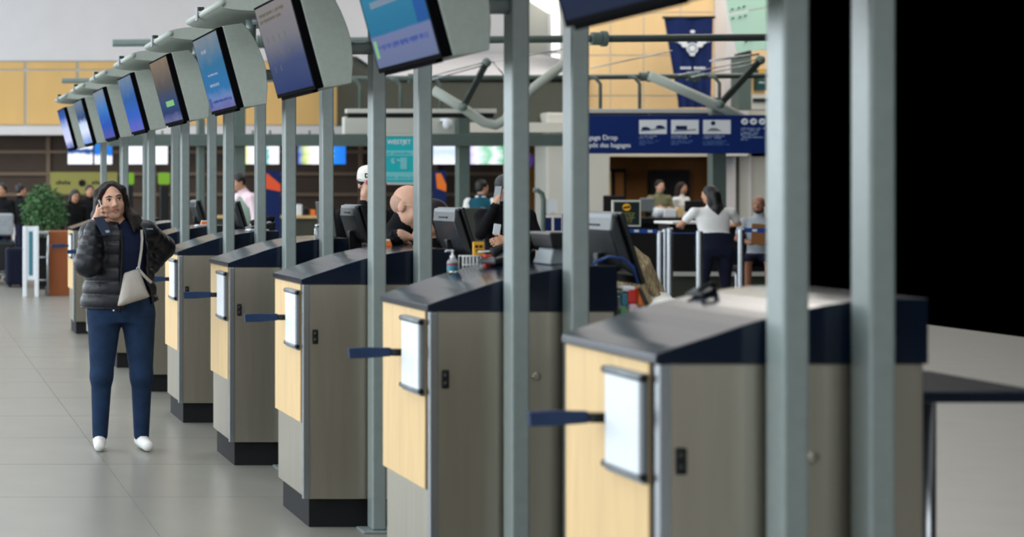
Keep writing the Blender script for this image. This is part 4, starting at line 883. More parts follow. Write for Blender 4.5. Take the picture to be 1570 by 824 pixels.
# phone with its folding wallet case
ph = thing('phone', (WX+L_(151, 318)[0], WY-.125, L_(151, 318)[2]), 'dark phone in an open navy wallet case held to the ear', 'phone'); po = tuple(ph.location)
def W3(px_, py_, y): q = L_(px_, py_, y); return (WX+q[0], WY+q[1], q[2])
def slab(mb, q, dy): 
    A = [W3(*p) for p in q]; B = [(a[0], a[1]+dy, a[2]) for a in A]; n = len(A)
    return mb.add(A+B, [tuple(range(n)), tuple(range(n, 2*n))[::-1]]+[(i, (i+1) % n, n+(i+1) % n, n+i) for i in range(n)])
slab(MB(po), [(146.5, 306.5, -.128), (150, 305.5, -.128), (160, 335, -.132), (150.5, 339, -.132)], .012).build('handset', M['black'], ph, bevel=.002)
slab(MB(po), [(147, 307, -.129), (149, 306.2, -.129), (154, 320, -.131), (152.4, 321, -.131)], .001).build('pale_edge', M['trim'], ph)  # thin pale metal strip along the handset edge
slab(MB(po), [(137, 333, -.245), (152.5, 331, -.225), (166, 357.5, -.255), (150.5, 360.5, -.265)], .006).build('case_flap', mat('navy_leather', (34, 44, 66), .45, 0, .4, .08, 20), ph, bevel=.002)
slab(MB(po), [(154, 352.5, -.263), (160, 351.5, -.259), (161.5, 355, -.262), (155.8, 356.2, -.266)], .002).build('card_pocket', M['cloth_gr'], ph)
# cross-body bag
bg = thing('shoulder_bag', (WX+L_(198, 440)[0], WY-.17, L_(198, 440)[2]), 'pale taupe cross-body bag worn in front of the jeans', 'bag'); go_ = tuple(bg.location)
outl = [(207, 410), (222, 449.5), (224.5, 452.5), (220, 455), (180, 467.5), (175.5, 467), (175.5, 464), (184.5, 420), (186, 417)]
N = len(outl); cen = (202, 440)
vs_, fs_ = [], []
for (f_, dy) in ((1.0, -.176), (.96, -.192), (.8, -.208), (.45, -.216)):
    vs_ += [W3(cen[0]+(x-cen[0])*f_, cen[1]+(y-cen[1])*f_, dy) for x, y in outl]
vs_ += [W3(cen[0]+(x-cen[0])*.98, cen[1]+(y-cen[1])*.98, -.165) for x, y in outl]
for r_ in range(3): fs_ += [(r_*N+i, r_*N+(i+1) % N, (r_+1)*N+(i+1) % N, (r_+1)*N+i) for i in range(N)]
fs_ += [tuple(range(3*N, 4*N)), tuple(range(4*N, 5*N))]+[(4*N+i, 4*N+(i+1) % N, (i+1) % N, i) for i in range(N)]
MB(go_).add(vs_, fs_).build('pouch', M['bag'], bg, True)
def strap(name, pts, w_=.011):
    mb = MB(go_); pts = [Vector(W3(*p)) for p in pts]
    for a, c in zip(pts, pts[1:]): mb.bar(a, c+(c-a)*.04, w_*1.4, .004)
    return mb.build(name, M['bag'], bg)
strap('strap', [(212.5, 352, -.150), (212.8, 366, -.165), (211.5, 382, -.172), (209, 398, -.176), (206.5, 411, -.185)])
strap('wrist_loop', [(206.5, 411, -.19), (214, 420, -.192), (221, 427, -.186), (226.5, 431.5, -.178)], .013)
MB(go_).tube([W3(204, 408, -.19), W3(208.5, 408.5, -.192), W3(207, 413, -.194), W3(203.5, 412, -.192), W3(204, 408, -.19)], .0032, 8).build('ring', M['trim'], bg, True)
MB(go_).tube([W3(206, 411.5, -.194), W3(212, 431, -.215), W3(222.5, 450, -.194)], .0018, 6).build('seam', M['silver'], bg, True)
# -- the others
def place(px_, Y): return (wx(px_, Y), Y, 0)
# bald man in black bending over the pod; faces right (+x world): rz = +90 deg turns -y into +x
bm2, T2, R2, s2, _ = person('bald man in a black sweater and glasses bending over a pod', (2.415, 10.3, 0), PI/2, 'm', 1.75, .0055, 'cloth_bk', 'cloth_nv', 'skin', 'bald', 'hair_gr', lean=.55, hp=-.10, hy=-.75,
       L=((.42, -.32, 1.22), (.43, -.42, 1.40), (0, -1, -.2), (0, -.3, -1)), R=((-.44, .0, 1.27), (-.60, -.13, 1.392), (.1, -1, -.2), (0, -.3, -1)), beard=None, hcurl=(.45, .4), wide=1.08, hoff=(0, .01, .0), hicol=.62)
for q in (-1, 1):
    g = MB().tube([tuple(T2((q*.031+.022*math.cos(t*PI/6), -.092, .008+.018*math.sin(t*PI/6)))) for t in range(13)], .0022, 6).build('glasses_rim', M['trim'], bm2, True)
    MB().tube([tuple(T2((q*.052, -.088, .014))), tuple(T2((q*.078, .0, .012))), tuple(T2((q*.074, .03, .0)))], .0024, 6).build('glasses_temple', mat('clear_frame', (206, 196, 170), .3), bm2, True)
MB().tube([tuple(T2((-.012, -.093, .012))), tuple(T2((.012, -.093, .012)))], .002, 6).build('glasses_bridge', M['trim'], bm2, True)
hb = Body(); hb.ell(T2((0, .03, .012)), (.0785, .087, .072), 'stubble', .01, R2); hb.ell(T2((0, -.09, .0)), (.12, .105, .2), 'stubble', .006, R2, sub=True); hb.build('stubble_hair', .006, bm2)
# man in the white cap
cp, T3, R3, s3, _ = person('man in a white and maroon cap and black shirt, standing behind the bald man', place(565, 13.55)[:2]+(0,), .12, 'm', 1.79, .01, 'cloth_bk', 'cloth_nv', 'skin', 'short', 'hair_dk', hp=.1)
hb = Body(); hb.loft(T3((0, .012, 0)), R3, [(.026, 0, 0, .090, .110), (.05, 0, 0, .091, .110), (.09, 0, .004, .088, .103), (.115, 0, .01, .076, .088), (.132, 0, .014, .05, .06), (.138, 0, .015, .02, .03)], 'cap_w', .01)
cpo = hb.build('cap_crown', .006, cp)
bb = Body(); bb.ell(T3((0, -.108, .020)), (.078, .072, .013), 'maroon', .01, R3 @ rot(0, .3)); bb.build('cap_brim', .005, cp)
bb = Body(); bb.ell(T3((0, .014, .038)), (.0945, .113, .011), 'maroon', .005, R3); bb.build('cap_band', .005, cp)
tm = text_mesh('cap_lettering', 'DU', .042, M['blackm'], cpo, (0, 0, 0), (0, 0, 0), 'CENTER', .002)
pT = T3((-.050, -.097, .060)); Rm = Matrix([list(r) for r in R3]).to_4x4() @ Matrix.Rotation(PI/2-.18, 4, 'X'); tm.location = Vector(pT); tm.rotation_euler = Rm.to_euler()
# man on the phone with folded arm and badge
pm, T4, R4, s4, _ = person('man in a black sweater talking on a phone behind the middle post', place(774, 16.2), .12, 'm', 1.76, .0095, 'cloth_bk', 'cloth_nv', 'skin_t', 'short', 'hair_bk', hy=.5,
       R=((-.26, -.10, 1.255), (-.125, -.10, 1.50), (.2, -.05, 1), (1, .2, 0)), L=((.27, -.10, 1.16), (-.10, -.27, 1.21), (-1, 0, -.15), (0, .9, -.3)), wide=1.12, hcurl=(.7, .5))
tag(MB((0, 0, 0)).box(-.012, .0, -.045, .03, -.075, .075).build('phone', M['silver'], None, bevel=.004), 'grey phone at the ear of the man with the badge', 'phone')
p_ = COL.objects[-1]; p_.location = (pm.location.x-.098, pm.location.y-.11, 1.585); p_.rotation_euler = (0, .2, .5)
tag(MB().box(-.03, .03, -.004, .004, -.05, .04).build('id_badge', M['paper'], None, bevel=.004), 'white identity badge on the black sweater', 'badge')
p_ = COL.objects[-1]; p_.location = (wx(762, 15.9), 15.9, wz(351, 15.9)); p_.rotation_euler = (0, .15, 0)
# seated agents behind pods
def stool(loc, z, label):
    e = thing('stool', loc, label, 'stool'); o = tuple(loc)
    MB().lathe([(.05, z-.06), (.18, z-.05), (.19, z-.02), (.17, z), (.05, z+.004)], n=18).build('seat', M['blackm'], e, True)
    MB().tube([(0, 0, .06), (0, 0, z-.05)], .025).build('column', M['trim'], e, True)
    for t in range(5): MB().tube([(0, 0, .07), (.24*math.cos(t*1.257), .24*math.sin(t*1.257), .03)], .018, 8).build('leg', M['blackm'], e, True)
def seated(label, loc, rz, z, **kw):
    stool(loc, z-.13, 'black stool under the '+label.split(' behind')[0].split(' seated')[0]); return person(label, loc, rz, sit=z, **kw)
ag, T5, R5, s5, _ = seated('ash-blond agent in a cream top seated low behind the second pod', (3.55, 8.4, 0), -PI/2+.1, .71, sex='f', ht=1.70, h=.009, top='cloth_cream', legs='cloth_nv', hair='none', haircol='hair_bl', lean=.55, hp=.35, R=((-.25, -.30, 1.0), (-.12, -.50, 1.10), (.3, -1, 0), (0, 0, -1)), L=((.25, -.30, 1.0), (.12, -.50, 1.10), (-.3, -1, 0), (0, 0, -1)))
hb = Body(); hb.ell(T5((0, .0, .02)), (.098, .118, .115), 'hair_bl', .01, R5)
for i in range(12):
    a = -2.6+i*.47; x_, y_ = math.sin(a), math.cos(a); l_ = .20+.03*(i % 3)
    hb.cap(T5((.05*x_, .02+.05*y_, .09)), T5((.095*x_, .01+.10*y_, -.03)), .034, .030, 'hair_bl', .006)
    hb.cap(T5((.095*x_, .01+.10*y_, -.03)), T5((.095*x_, .0+.105*y_, -l_)), .030, .010, 'hair_bl', .006)
hb.build('hair', .007, ag)
seated('dark-haired agent behind the third pod', (3.07, 10.5, 0), -PI/2, .82, sex='f', ht=1.64, h=.01, top='cloth_bk', hair='long', haircol='hair_dk', lean=.2)
# far hall
person('agent in a teal vest over a white shirt, back turned, near the steel column', place(737, 30), PI-.5, 'm', 1.80, .015, 'cloth_teal', 'cloth_nv', 'skin_t', 'short', 'hair_bk', hy=-.8, feats=True)
vp = COL.objects[-1].parent
sl_ = Body()
for q in (-1, 1): sl_.cap((q*.185, 0, 1.395), (q*.235, .03, 1.11), .068, .058, 'cloth_wh', .01); sl_.cap((q*.235, .03, 1.11), (q*.245, -.03, .88), .055, .042, 'cloth_wh', .01)
sl_.ell((0, .0, 1.47), (.085, .075, .04), 'cloth_wh', .01); so_ = sl_.build('shirt', .015, vp); so_.scale = (1.035, 1.035, 1.035)
person('woman in a white tee and dark trousers leaning on a high desk, back turned', place(1096, 24), PI, 'f', 1.70, .011, 'cloth_wh', 'cloth_nv', 'skin_t', 'long', 'hair_bk', sleeve='short', lean=.16, wide=1.42, hy=.7, hiw=.13,
       R=((-.36, -.14, 1.20), (-.30, -.40, 1.17), (.6, -.8, 0), (0, 0, -1)), L=((.36, -.14, 1.20), (.30, -.40, 1.17), (-.6, -.8, 0), (0, 0, -1)))
st = thing('bench_seat', place(1164, 25.2), 'grey bench seat under the seated man at the right', 'bench'); o = tuple(st.location)
MB(o).box(o[0]-.35, o[0]+.35, 24.95, 25.5, .56, .62).build('seat', M['blackm'], st, bevel=.02)
for dx in (-.3, .3): MB(o).tube([(o[0]+dx, 25.2, 0), (o[0]+dx, 25.2, .56)], .025).build('leg', M['trim'], st, True)
MB(o).tube([(o[0]-.3, 25.0, .3), (o[0]+.3, 25.0, .3)], .018).build('stretcher', M['trim'], st, True)
sm, T6, R6, s6, _ = person('bald man in a grey tee and shorts seated by the queue posts', place(1164, 25.2), -.45, 'm', 1.74, .012, 'cloth_gr', 'shorts', 'skin_d', 'bald', 'hair_gr', sleeve='short', sit=.74, beard='brow', hy=-.2,
       R=((-.26, -.05, .98), (-.10, -.25, .93), (1, -.3, 0), (0, 0, 1)), L=((.26, -.05, .98), (.10, -.25, .93), (-1, -.3, 0), (0, 0, 1)))
tag(MB().box(-.09, .09, -.008, .008, -.14, .14).build('folder', M['brownwood'], None, bevel=.003), 'brown folder held by the seated man', 'folder')
p_ = COL.objects[-1]; p_.location = (wx(1167, 24.75), 24.82, 1.05); p_.rotation_euler = (-.3, .08, -.3)
person('agent in an olive shirt with folded arms in the office', place(1011, 38.5), .1, 'm', 1.84, .016, 'cloth_ol', 'cloth_nv', 'skin', 'short', 'hair_dk', L=((.27, -.05, 1.22), (-.05, -.24, 1.27), (-1, 0, .1), (0, 1, 0)), R=((-.27, -.05, 1.22), (.05, -.22, 1.24), (1, 0, .1), (0, 1, 0)))
person('long-haired agent in a white shirt and dark vest in the office', place(1044, 38.8), .5, 'f', 1.80, .016, 'cloth_wh', 'cloth_nv', 'skin_t', 'long', 'hair_dk', hy=.2)
person('dark-haired person in a pale pink shirt with a sage backpack, head bent', place(392, 29.4), -1.3, 'm', 1.95, .014, 'cloth_pk', 'cloth_nv', 'skin_t', 'short', 'hair_bk', lean=.36, hp=.1, wide=1.15)
vp = COL.objects[-1]
bp_ = Body(); bp_.ell((0, .26, 1.28), (.2, .17, .30), 'cloth_sage', .02)
bk = bp_.build('backpack', .016, None); bk.location = place(392, 29.4); bk.rotation_euler = (.3, 0, -1.3); tag(bk, 'sage green backpack on the person in pale pink', 'backpack')
person('traveller in dark clothes by the luggage cart, at the left edge', place(4, 34), -.6, 'm', 1.76, .016, 'cloth_bk', 'cloth_nv', 'skin_t', 'short', 'hair_bk', group=None)
person('traveller in a dark shirt behind the potted ficus', place(30, 36), 1.9, 'm', 1.76, .016, 'cloth_bk', 'cloth_nv', 'skin_t', 'short', 'hair_bk')
person('person in black looking down, left of the woman on the phone', place(114, 32.3), .2, 'f', 1.66, .014, 'cloth_bk', 'jeans', 'skin_t', 'long', 'hair_bk', hp=.3)
person('person with dark hair far behind the woman on the phone', place(137, 38), .2, 'm', 1.74, .018, 'cloth_bk', 'cloth_nv', 'skin_t', 'short', 'hair_bk')

# ------------------------------------------------------------------ agents' equipment on the pods
def monitor(k, lab):
    yk = YK(k); e = thing('computer_monitor', (2.80, yk+.46, 1.09), lab, 'monitor', 'agent monitors on the pods'); o = (2.80, yk+.46, 1.09)
    pr = [(2.725, 1.536), (2.74, 1.54), (2.823, 1.268), (2.808, 1.262)]
    MB(o).prism(pr, yk+.26, yk+.68).build('screen_frame', M['black'], e, bevel=.004)
    MB(o).prism([(2.722, 1.53), (2.80, 1.29), (2.74, 1.33), (2.695, 1.47), (2.702, 1.525)], yk+.285, yk+.655).build('rear_shell', M['shell'], e, bevel=.012)
    MB(o).prism([(2.703, 1.531), (2.722, 1.535), (2.724, 1.522), (2.699, 1.50)], yk+.29, yk+.65).build('top_sheen_strip', M['silver'], e)  # silver top band, partly a reflection put into the colour
    MB(o).box(2.693, 2.700, yk+.40, yk+.54, 1.485, 1.492).build('vent_slot', M['blackm'], e)
    MB(o).bar((2.74, yk+.47, 1.38), (2.76, yk+.47, 1.10), .07, .05).build('neck', M['black'], e, bevel=.006)
    MB(o).box(2.70, 2.90, yk+.36, yk+.58, 1.09, 1.104).build('foot', M['black'], e, bevel=.004)
monitor(1, 'agent monitor with silver sheen strip on the second pod, beside the blond agent')
monitor(2, 'black agent monitor on the third pod, beside the pump bottle'); monitor(3, 'black agent monitor on the fourth pod, in front of the capped man')
monitor(5, 'black agent monitor on the sixth pod'); monitor(6, 'black agent monitor on the seventh pod')
e = thing('slim_computer', (2.60, YK(3)+.45, 1.342), 'slim upright grey computer on the fourth pod beside a monitor', 'computer'); o = tuple(e.location)
MB(o).hexa([(2.555, YK(3)+.3, 1.343), (2.605, YK(3)+.3, 1.343), (2.605, YK(3)+.6, 1.343), (2.555, YK(3)+.6, 1.343)], [(2.53, YK(3)+.3, 1.555), (2.58, YK(3)+.3, 1.555), (2.58, YK(3)+.6, 1.555), (2.53, YK(3)+.6, 1.555)]).build('case', M['black'], e, bevel=.004)
MB(o).hexa([(2.572, YK(3)+.293, 1.345), (2.590, YK(3)+.293, 1.345), (2.590, YK(3)+.30, 1.345), (2.572, YK(3)+.30, 1.345)], [(2.547, YK(3)+.293, 1.552), (2.565, YK(3)+.293, 1.552), (2.565, YK(3)+.30, 1.552), (2.547, YK(3)+.30, 1.552)]).build('front_strip', M['silver'], e)
# second pod: boarding pass printer, phone, basket of supplies
Yp = YK(1)
e = thing('card_printer', (2.545, Yp+.42, 1.342), 'black ticket printer on a grey stand on the second pod', 'printer'); o = tuple(e.location)
MB(o).hexa([(2.47, Yp+.3, 1.338), (2.60, Yp+.3, 1.3425), (2.60, Yp+.5, 1.3425), (2.47, Yp+.5, 1.338)], [(2.49, Yp+.32, 1.40), (2.58, Yp+.32, 1.40), (2.58, Yp+.48, 1.40), (2.49, Yp+.48, 1.40)]).build('stand', M['silver'], e, bevel=.006)
MB(o).hexa([(2.475, Yp+.29, 1.40), (2.60, Yp+.29, 1.40), (2.60, Yp+.5, 1.40), (2.475, Yp+.5, 1.40)], [(2.462, Yp+.28, 1.462), (2.61, Yp+.28, 1.462), (2.61, Yp+.52, 1.462), (2.462, Yp+.52, 1.462)]).build('head_unit', M['black'], e, bevel=.008)
MB(o).box(2.53, 2.60, Yp+.27, Yp+.285, 1.36, 1.405).build('ticket', M['paper'], e)
def deskphone(loc, rz, lab):
    e = thing('desk_phone', loc, lab, 'phone', 'dark desk phones'); e.rotation_euler = (0, 0, rz)
    MB().hexa([(-.09, -.08, 0), (.09, -.08, 0), (.09, .08, 0), (-.09, .08, 0)], [(-.09, -.08, .02), (.09, -.08, .06), (.09, .08, .06), (-.09, .08, .02)]).build('base', M['black'], e, bevel=.008)
    MB().tube([(-.08, -.05, .045), (-.05, -.05, .06), (.05, -.05, .085), (.085, -.05, .075)], [.022, .016, .016, .024], 10).build('handset', M['blackm'], e, True)
    for i in range(3):
        for jx in range(3): MB().box(-.03+.03*i, -.012+.03*i, .0+.022*jx, .014+.022*jx, .036+.0066*i, .048+.0066*i).build('key', M['silver'], e)
deskphone((2.42, Yp+.68, 1.327), .2, 'dark desk phone on the second pod left of the printer'); deskphone((2.335, YK(0)+.735, 1.3125), .5, 'dark desk phone on the nearest pod'); COL.objects['desk_phone.001'].scale = (.38, .38, .42); deskphone((2.56, YK(4)+.5, 1.342), .1, 'dark desk phone on the fifth pod')
# supplies at the back edge of the second pod
yb = Yp+.735
def capz(x): 
    xs_ = [p[0] for p in cap_prof[1:14]]; zs_ = [p[1] for p in cap_prof[1:14]]; return float(np.interp(x, xs_, zs_))
bx = 2.225; e = thing('pump_bottle', (bx, yb, capz(bx)), 'clear hand sanitiser bottle with a white pump', 'bottle'); e.scale = (.74, .74, .78)
MB().lathe([(.026, 0), (.029, .004), (.029, .058), (.02, .07), (.012, .074)], n=16).build('bottle', M['clear'], e, True)
MB().lathe([(.0295, .012), (.0297, .013), (.0297, .048), (.0295, .049)], n=16).build('wrap_print', M['tealsuit'], e, True)
MB().lathe([(.0300, .040), (.0301, .049)], n=16).build('wrap_band', M['maroon'], e, True)
MB().lathe([(.014, .072), (.014, .088), (.006, .09), (.005, .11), (.009, .112), (.009, .118)], n=12).build('pump', M['paper'], e, True)
MB().tube([(0, 0, .116), (-.035, 0, .114), (-.04, 0, .108)], .0045, 8).build('nozzle', M['paper'], e, True)
e = thing('wire_rack', (2.30, yb, capz(2.30)), 'white wire rack of tags beside the pump bottle', 'rack'); 
for i in range(6): MB().tube([(-.04+.014*i, -.03, -.005), (-.04+.014*i, -.03, .05), (-.04+.014*i, .03, .05), (-.04+.014*i, .03, -.005)], .0022, 6).build('wire', M['wire'], e, True)
for z in (.015, .05): MB().tube([(-.045, -.03, z), (.035, -.03, z)], .0024, 6).build('wire', M['wire'], e, True)
e2 = tag(MB().box(2.315, 2.36, yb+.02, yb+.03, capz(2.33)+.045, capz(2.33)+.10).build('tag_card', M['yellow'], None, bevel=.002), 'yellow-orange tag card standing behind the red box', 'card'); e2['label'] = 'yellow-orange tag card standing in the wire rack'
for (a, c) in ((2.322, .08), (2.34, .08), (2.326, .062), (2.342, .062)): MB().box(a, a+.012, yb+.017, yb+.02, capz(2.33)+c-.004, capz(2.33)+c+.006).build('card_print', M['blackm'], e2)
MB().box(2.336, 2.34, yb+.03, yb+.034, capz(2.33), capz(2.33)+.06).build('card_stick', M['wire'], e2)
e3 = thing('red_box', (2.375, yb-.02, capz(2.375)), 'small red box with an orange end on the second pod', 'box')
MB().box(-.03, .012, -.02, .02, -.006, .04).build('carton', M['red'], e3, bevel=.003); MB().box(.012, .03, -.02, .02, 0, .04).build('end_flap', M['orange'], e3, bevel=.003)
tag(MB().tube([(2.33, yb+.01, capz(2.33)+.06), (2.40, yb+.01, capz(2.4)+.05), (2.46, yb+.0, capz(2.46)+.03), (2.50, yb-.03, capz(2.5)+.006)], .003, 8).build('white_cable', M['wire'], None, True), 'thin white cable arching over the second pod', 'cable')
# supply pouch hanging at the pod end, with cables
e = thing('supply_pouch', (2.72, Yp+.16, 1.09), 'clear pouch of colourful supplies at the end of the second pod', 'pouch'); o = tuple(e.location)
MB(o).box(2.665, 2.76, Yp+.12, Yp+.20, 1.092, 1.23).build('pouch_wall', M['clear'], e, bevel=.01)
for (x, z, w_, h_, m_) in ((2.672, 1.19, .025, .05, 'tealsuit'), (2.695, 1.20, .035, .06, 'red'), (2.70, 1.10, .03, .10, 'cloth_pk'), (2.668, 1.10, .03, .085, 'green'), (2.735, 1.19, .02, .07, 'orange'), (2.675, 1.245, .05, .02, 'paper')): MB(o).box(x, x+w_, Yp+.105, Yp+.165, z, z+h_).build('packet', M[m_], e, bevel=.008)
tag(MB().tube([(2.735, Yp+.10, 1.26), (2.762, Yp+.10, 1.20), (2.755, Yp+.10, 1.13), (2.72, Yp+.10, 1.105), (2.685, Yp+.10, 1.12), (2.668, Yp+.10, 1.16)], .008, 8).build('black_cable', M['black'], None, True), 'looped black cable around the supply pouch', 'cable')
tag(MB().tube([(2.60, Yp+.2, 1.347), (2.66, Yp+.2, 1.372), (2.71, Yp+.2, 1.365), (2.75, Yp+.2, 1.335), (2.765, Yp+.19, 1.27)], .006, 8).build('blue_cable', M['bluecable'], None, True), 'blue cable arching behind the second pod', 'cable')
for (k, lab) in ((2, 'orange strapped wad of tags on the third pod'), (5, 'orange folded card on the sixth pod')):
    e = thing('tag_wad', (2.46 if k == 2 else 2.52, YK(k)+.70, capz(2.5)-.004), lab, 'tags')
    MB().hexa([(-.035, -.03, 0), (.035, -.03, .004), (.035, .03, .004), (-.035, .03, 0)], [(-.028, -.025, .03), (.028, -.025, .03), (.028, .025, .03), (-.028, .025, .03)]).build('wad', M['orange'], e, bevel=.003)
    MB().box(-.025, .025, -.02, .02, .03, .038).build('top_sheet', M['paper'], e)
e = thing('glass_jar', (2.47, YK(3)+.2, capz(2.47)), 'small clear jar with a lid on the fourth pod', 'jar')
MB().lathe([(.03, 0), (.032, .01), (.032, .06), (.026, .07)], n=14).build('jar', M['clear'], e, True); MB().lathe([(.028, .07), (.028, .085), (.02, .088)], n=14).build('lid', M['trim'], e, True)
for (k, x, m_, lab) in ((4, 2.50, 'paper', 'white papers lying on the fifth pod'), (5, 2.45, 'paper', 'white papers lying on the sixth pod')):
    e = thing('paper_stack', (x, YK(k)+.3, capz(x)), lab, 'papers')
    for i in range(3): MB().box(-.07+.005*i, .07, -.09, .09-.006*i, .004*i, .004*i+.003).build('paper_sheet', M['paper'], e)

# ------------------------------------------------------------------ queue posts, desks and signs on the right
def qpost(px_, Y, top, lab):
    e = thing('queue_post', place(px_, Y), lab, 'post', 'queue posts')
    MB().lathe([(.16, 0), (.16, .012), (.05, .03)], n=20).build('base', M['trim'], e, True)
    MB().lathe([(.042, .03), (.042, top), (.03, top+.012)], n=16).build('tube', M['trim'], e, 'auto')
    return e
qpost(1012, 24.5, 1.09, 'silver queue post, leftmost by the framed notice'); qpost(1020, 25.7, 1.09, 'silver queue post close behind the leftmost one'); qpost(1027, 25.0, 1.12, 'silver queue post in front of the white desk end')
qpost(1072.5, 23.2, 1.12, 'silver queue post in front of the woman in the white tee'); qpost(1136, 23.6, 1.14, 'silver queue post beside the seated man')
def belt(p, q, lab):
    e = thing('queue_belt', p, lab, 'belt', 'blue queue belts'); a, c = Vector(p), Vector(q); o = tuple(p)
    MB(o).bar(a, c, .055, .004).build('webbing', M['beltblue'], e)
    for t in (.3, .75): m = a.lerp(c, t); d = (c-a).normalized()*.03; MB(o).bar(m-d-Vector((0, .004, 0)), m+d-Vector((0, .004, 0)), .03, .003).build('belt_mark', M['signtext'], e)
P3 = lambda x, y, Y: (wx(x, Y), Y, wz(y, Y))
belt(P3(962, 354, 24.5), P3(1008, 355, 24.5), 'blue queue belt left of the leftmost posts'); belt(P3(1016, 357.5, 24.4), P3(1069, 358, 23.2), 'blue queue belt behind the woman in the white tee'); belt(P3(1140, 353, 23.6), P3(1196, 354.5, 23.6), 'blue queue belt in front of the seated man')
e = thing('high_desk', place(1092, 26.6), 'high desk with a white top and black front where the woman leans', 'desk'); o = tuple(e.location); Y = 26.2
MB(o).box(wx(1024, Y), wx(1196, Y), Y-.15, Y+.5, wz(343.5, Y), wz(339.5, Y)).build('desk_top', M['cloth_wh'], e, bevel=.01)
MB(o).box(wx(1027, Y), wx(1196, Y), Y, Y+.4, .50, wz(344, Y)).build('front_panel', M['blackm'], e)
MB(o).box(wx(1026, Y), wx(1196, Y), Y-.03, Y+.42, .44, .50).build('base_trim', M['offwhite'], e)
MB(o).box(wx(1030, Y), wx(1190, Y), Y+.05, Y+.4, 0, .44).build('plinth', M['soffit'], e)
e = thing('office_desk', place(985, 34), 'black office counter in front of the two agents', 'counter'); o = tuple(e.location); Y = 34
MB(o).box(wx(925, Y), wx(1088, Y), Y, Y+.7, 1.02, 1.14).build('counter_top', M['black'], e, bevel=.01); MB(o).box(wx(930, Y), wx(1085, Y), Y+.08, Y+.65, 0, 1.02).build('counter_body', M['blackm'], e)
for (x0, x1, yt, m_, nm, lab) in ((925, 957, 300, 'blackm', 'office_monitor', 'black office monitor left of the framed notice'), (981, 1003, 304, 'silver', 'office_monitor', 'pale office monitor in front of the agent in olive'), (1001, 1014, 319, 'paper', 'paper_roll', 'white paper roll on the office counter, left one'), (1015, 1034, 321, 'paper', 'paper_tray', 'white paper tray on the office counter'), (1036, 1045, 319, 'wood', 'small_carton', 'small tan carton on the office counter'), (1050, 1078, 308, 'blackm', 'office_monitor', 'black office monitor in front of the agent in white')):
    z1_ = wz(yt, Y+.3); ob = thing(nm, (wx((x0+x1)/2, Y+.3), Y+.3, 1.14), lab, nm.split('_')[1]); oo = tuple(ob.location)
    if nm == 'office_monitor':
        MB(oo).box(wx(x0, Y+.3), wx(x1, Y+.3), Y+.28, Y+.33, 1.24, z1_).build('back_shell', M[m_], ob, bevel=.015); MB(oo).box(oo[0]-.03, oo[0]+.03, Y+.29, Y+.32, 1.14, 1.25).build('neck', M['black'], ob); MB(oo).box(oo[0]-.1, oo[0]+.1, Y+.22, Y+.4, 1.14, 1.155).build('foot', M['black'], ob)
    elif nm == 'paper_roll': MB(oo).lathe([(.04, 0), (.08, .005), (.08, z1_-1.14), (.03, z1_-1.135)], oo, 16).build('roll', M[m_], ob, True)
    else: MB(oo).box(wx(x0, Y+.3), wx(x1, Y+.3), Y+.2, Y+.4, 1.14, z1_).build('body', M[m_], ob, bevel=.015); MB(oo).box(wx(x0+1, Y+.3), wx(x1-1, Y+.3), Y+.21, Y+.39, z1_, z1_+.015).build('top_flap', M[m_], ob)
e = thing('framed_notice', place(960.5, 22), 'black framed notice with a round yellow logo on a stand', 'sign'); o = tuple(e.location); Y = 22
MB(o).box(wx(938.5, Y), wx(983, Y), Y, Y+.03, wz(348, Y), wz(307, Y)).build('frame', M['offwhite'], e, bevel=.006)
nb = MB(o).box(wx(941.5, Y), wx(980, Y), Y-.004, Y, wz(345, Y), wz(310, Y)).build('notice_sheet', mat('dark_green_sheet', (14, 34, 34), .5), e)
MB(o).prism([(wx(960.5, Y)+.05*math.cos(t*PI/10), wz(318, Y)+.043*math.sin(t*PI/10)) for t in range(20)], Y-.008, Y-.004).build('round_logo', M['yellow'], nb)
MB(o).bar((wx(955, Y), Y-.01, wz(319, Y)), (wx(966, Y), Y-.01, wz(317, Y)), .018, .003).build('logo_mark', M['blackm'], nb)
for yy, hw_ in ((328, 13), (331.5, 11), (335, 12), (338.5, 9), (342, 8)): mb = MB(o); strokes(mb, wx(960.5-hw_, Y), wx(960.5+hw_, Y), wz(yy, Y), 1.8*Y/F, Y-.004, RN); mb.build('print_line', M['olive'], nb)
MB(o).tube([(wx(960.5, Y), Y+.02, 0), (wx(960.5, Y), Y+.02, wz(348, Y))], .018).build('stand_pole', M['trim'], e, True); MB(o).lathe([(.16, 0), (.16, .012), (.03, .03)], (o[0], Y+.02, 0), 20).build('stand_base', M['trim'], e, True)
tag(MB().lathe([(.03, 0), (.034, .01), (.034, .13), (.026, .16), (.013, .18), (.013, .2)], (wx(1056, 23), 23, 0), 16).build('water_bottle', M['clear'], None, True), 'clear plastic water bottle standing on the floor', 'bottle')
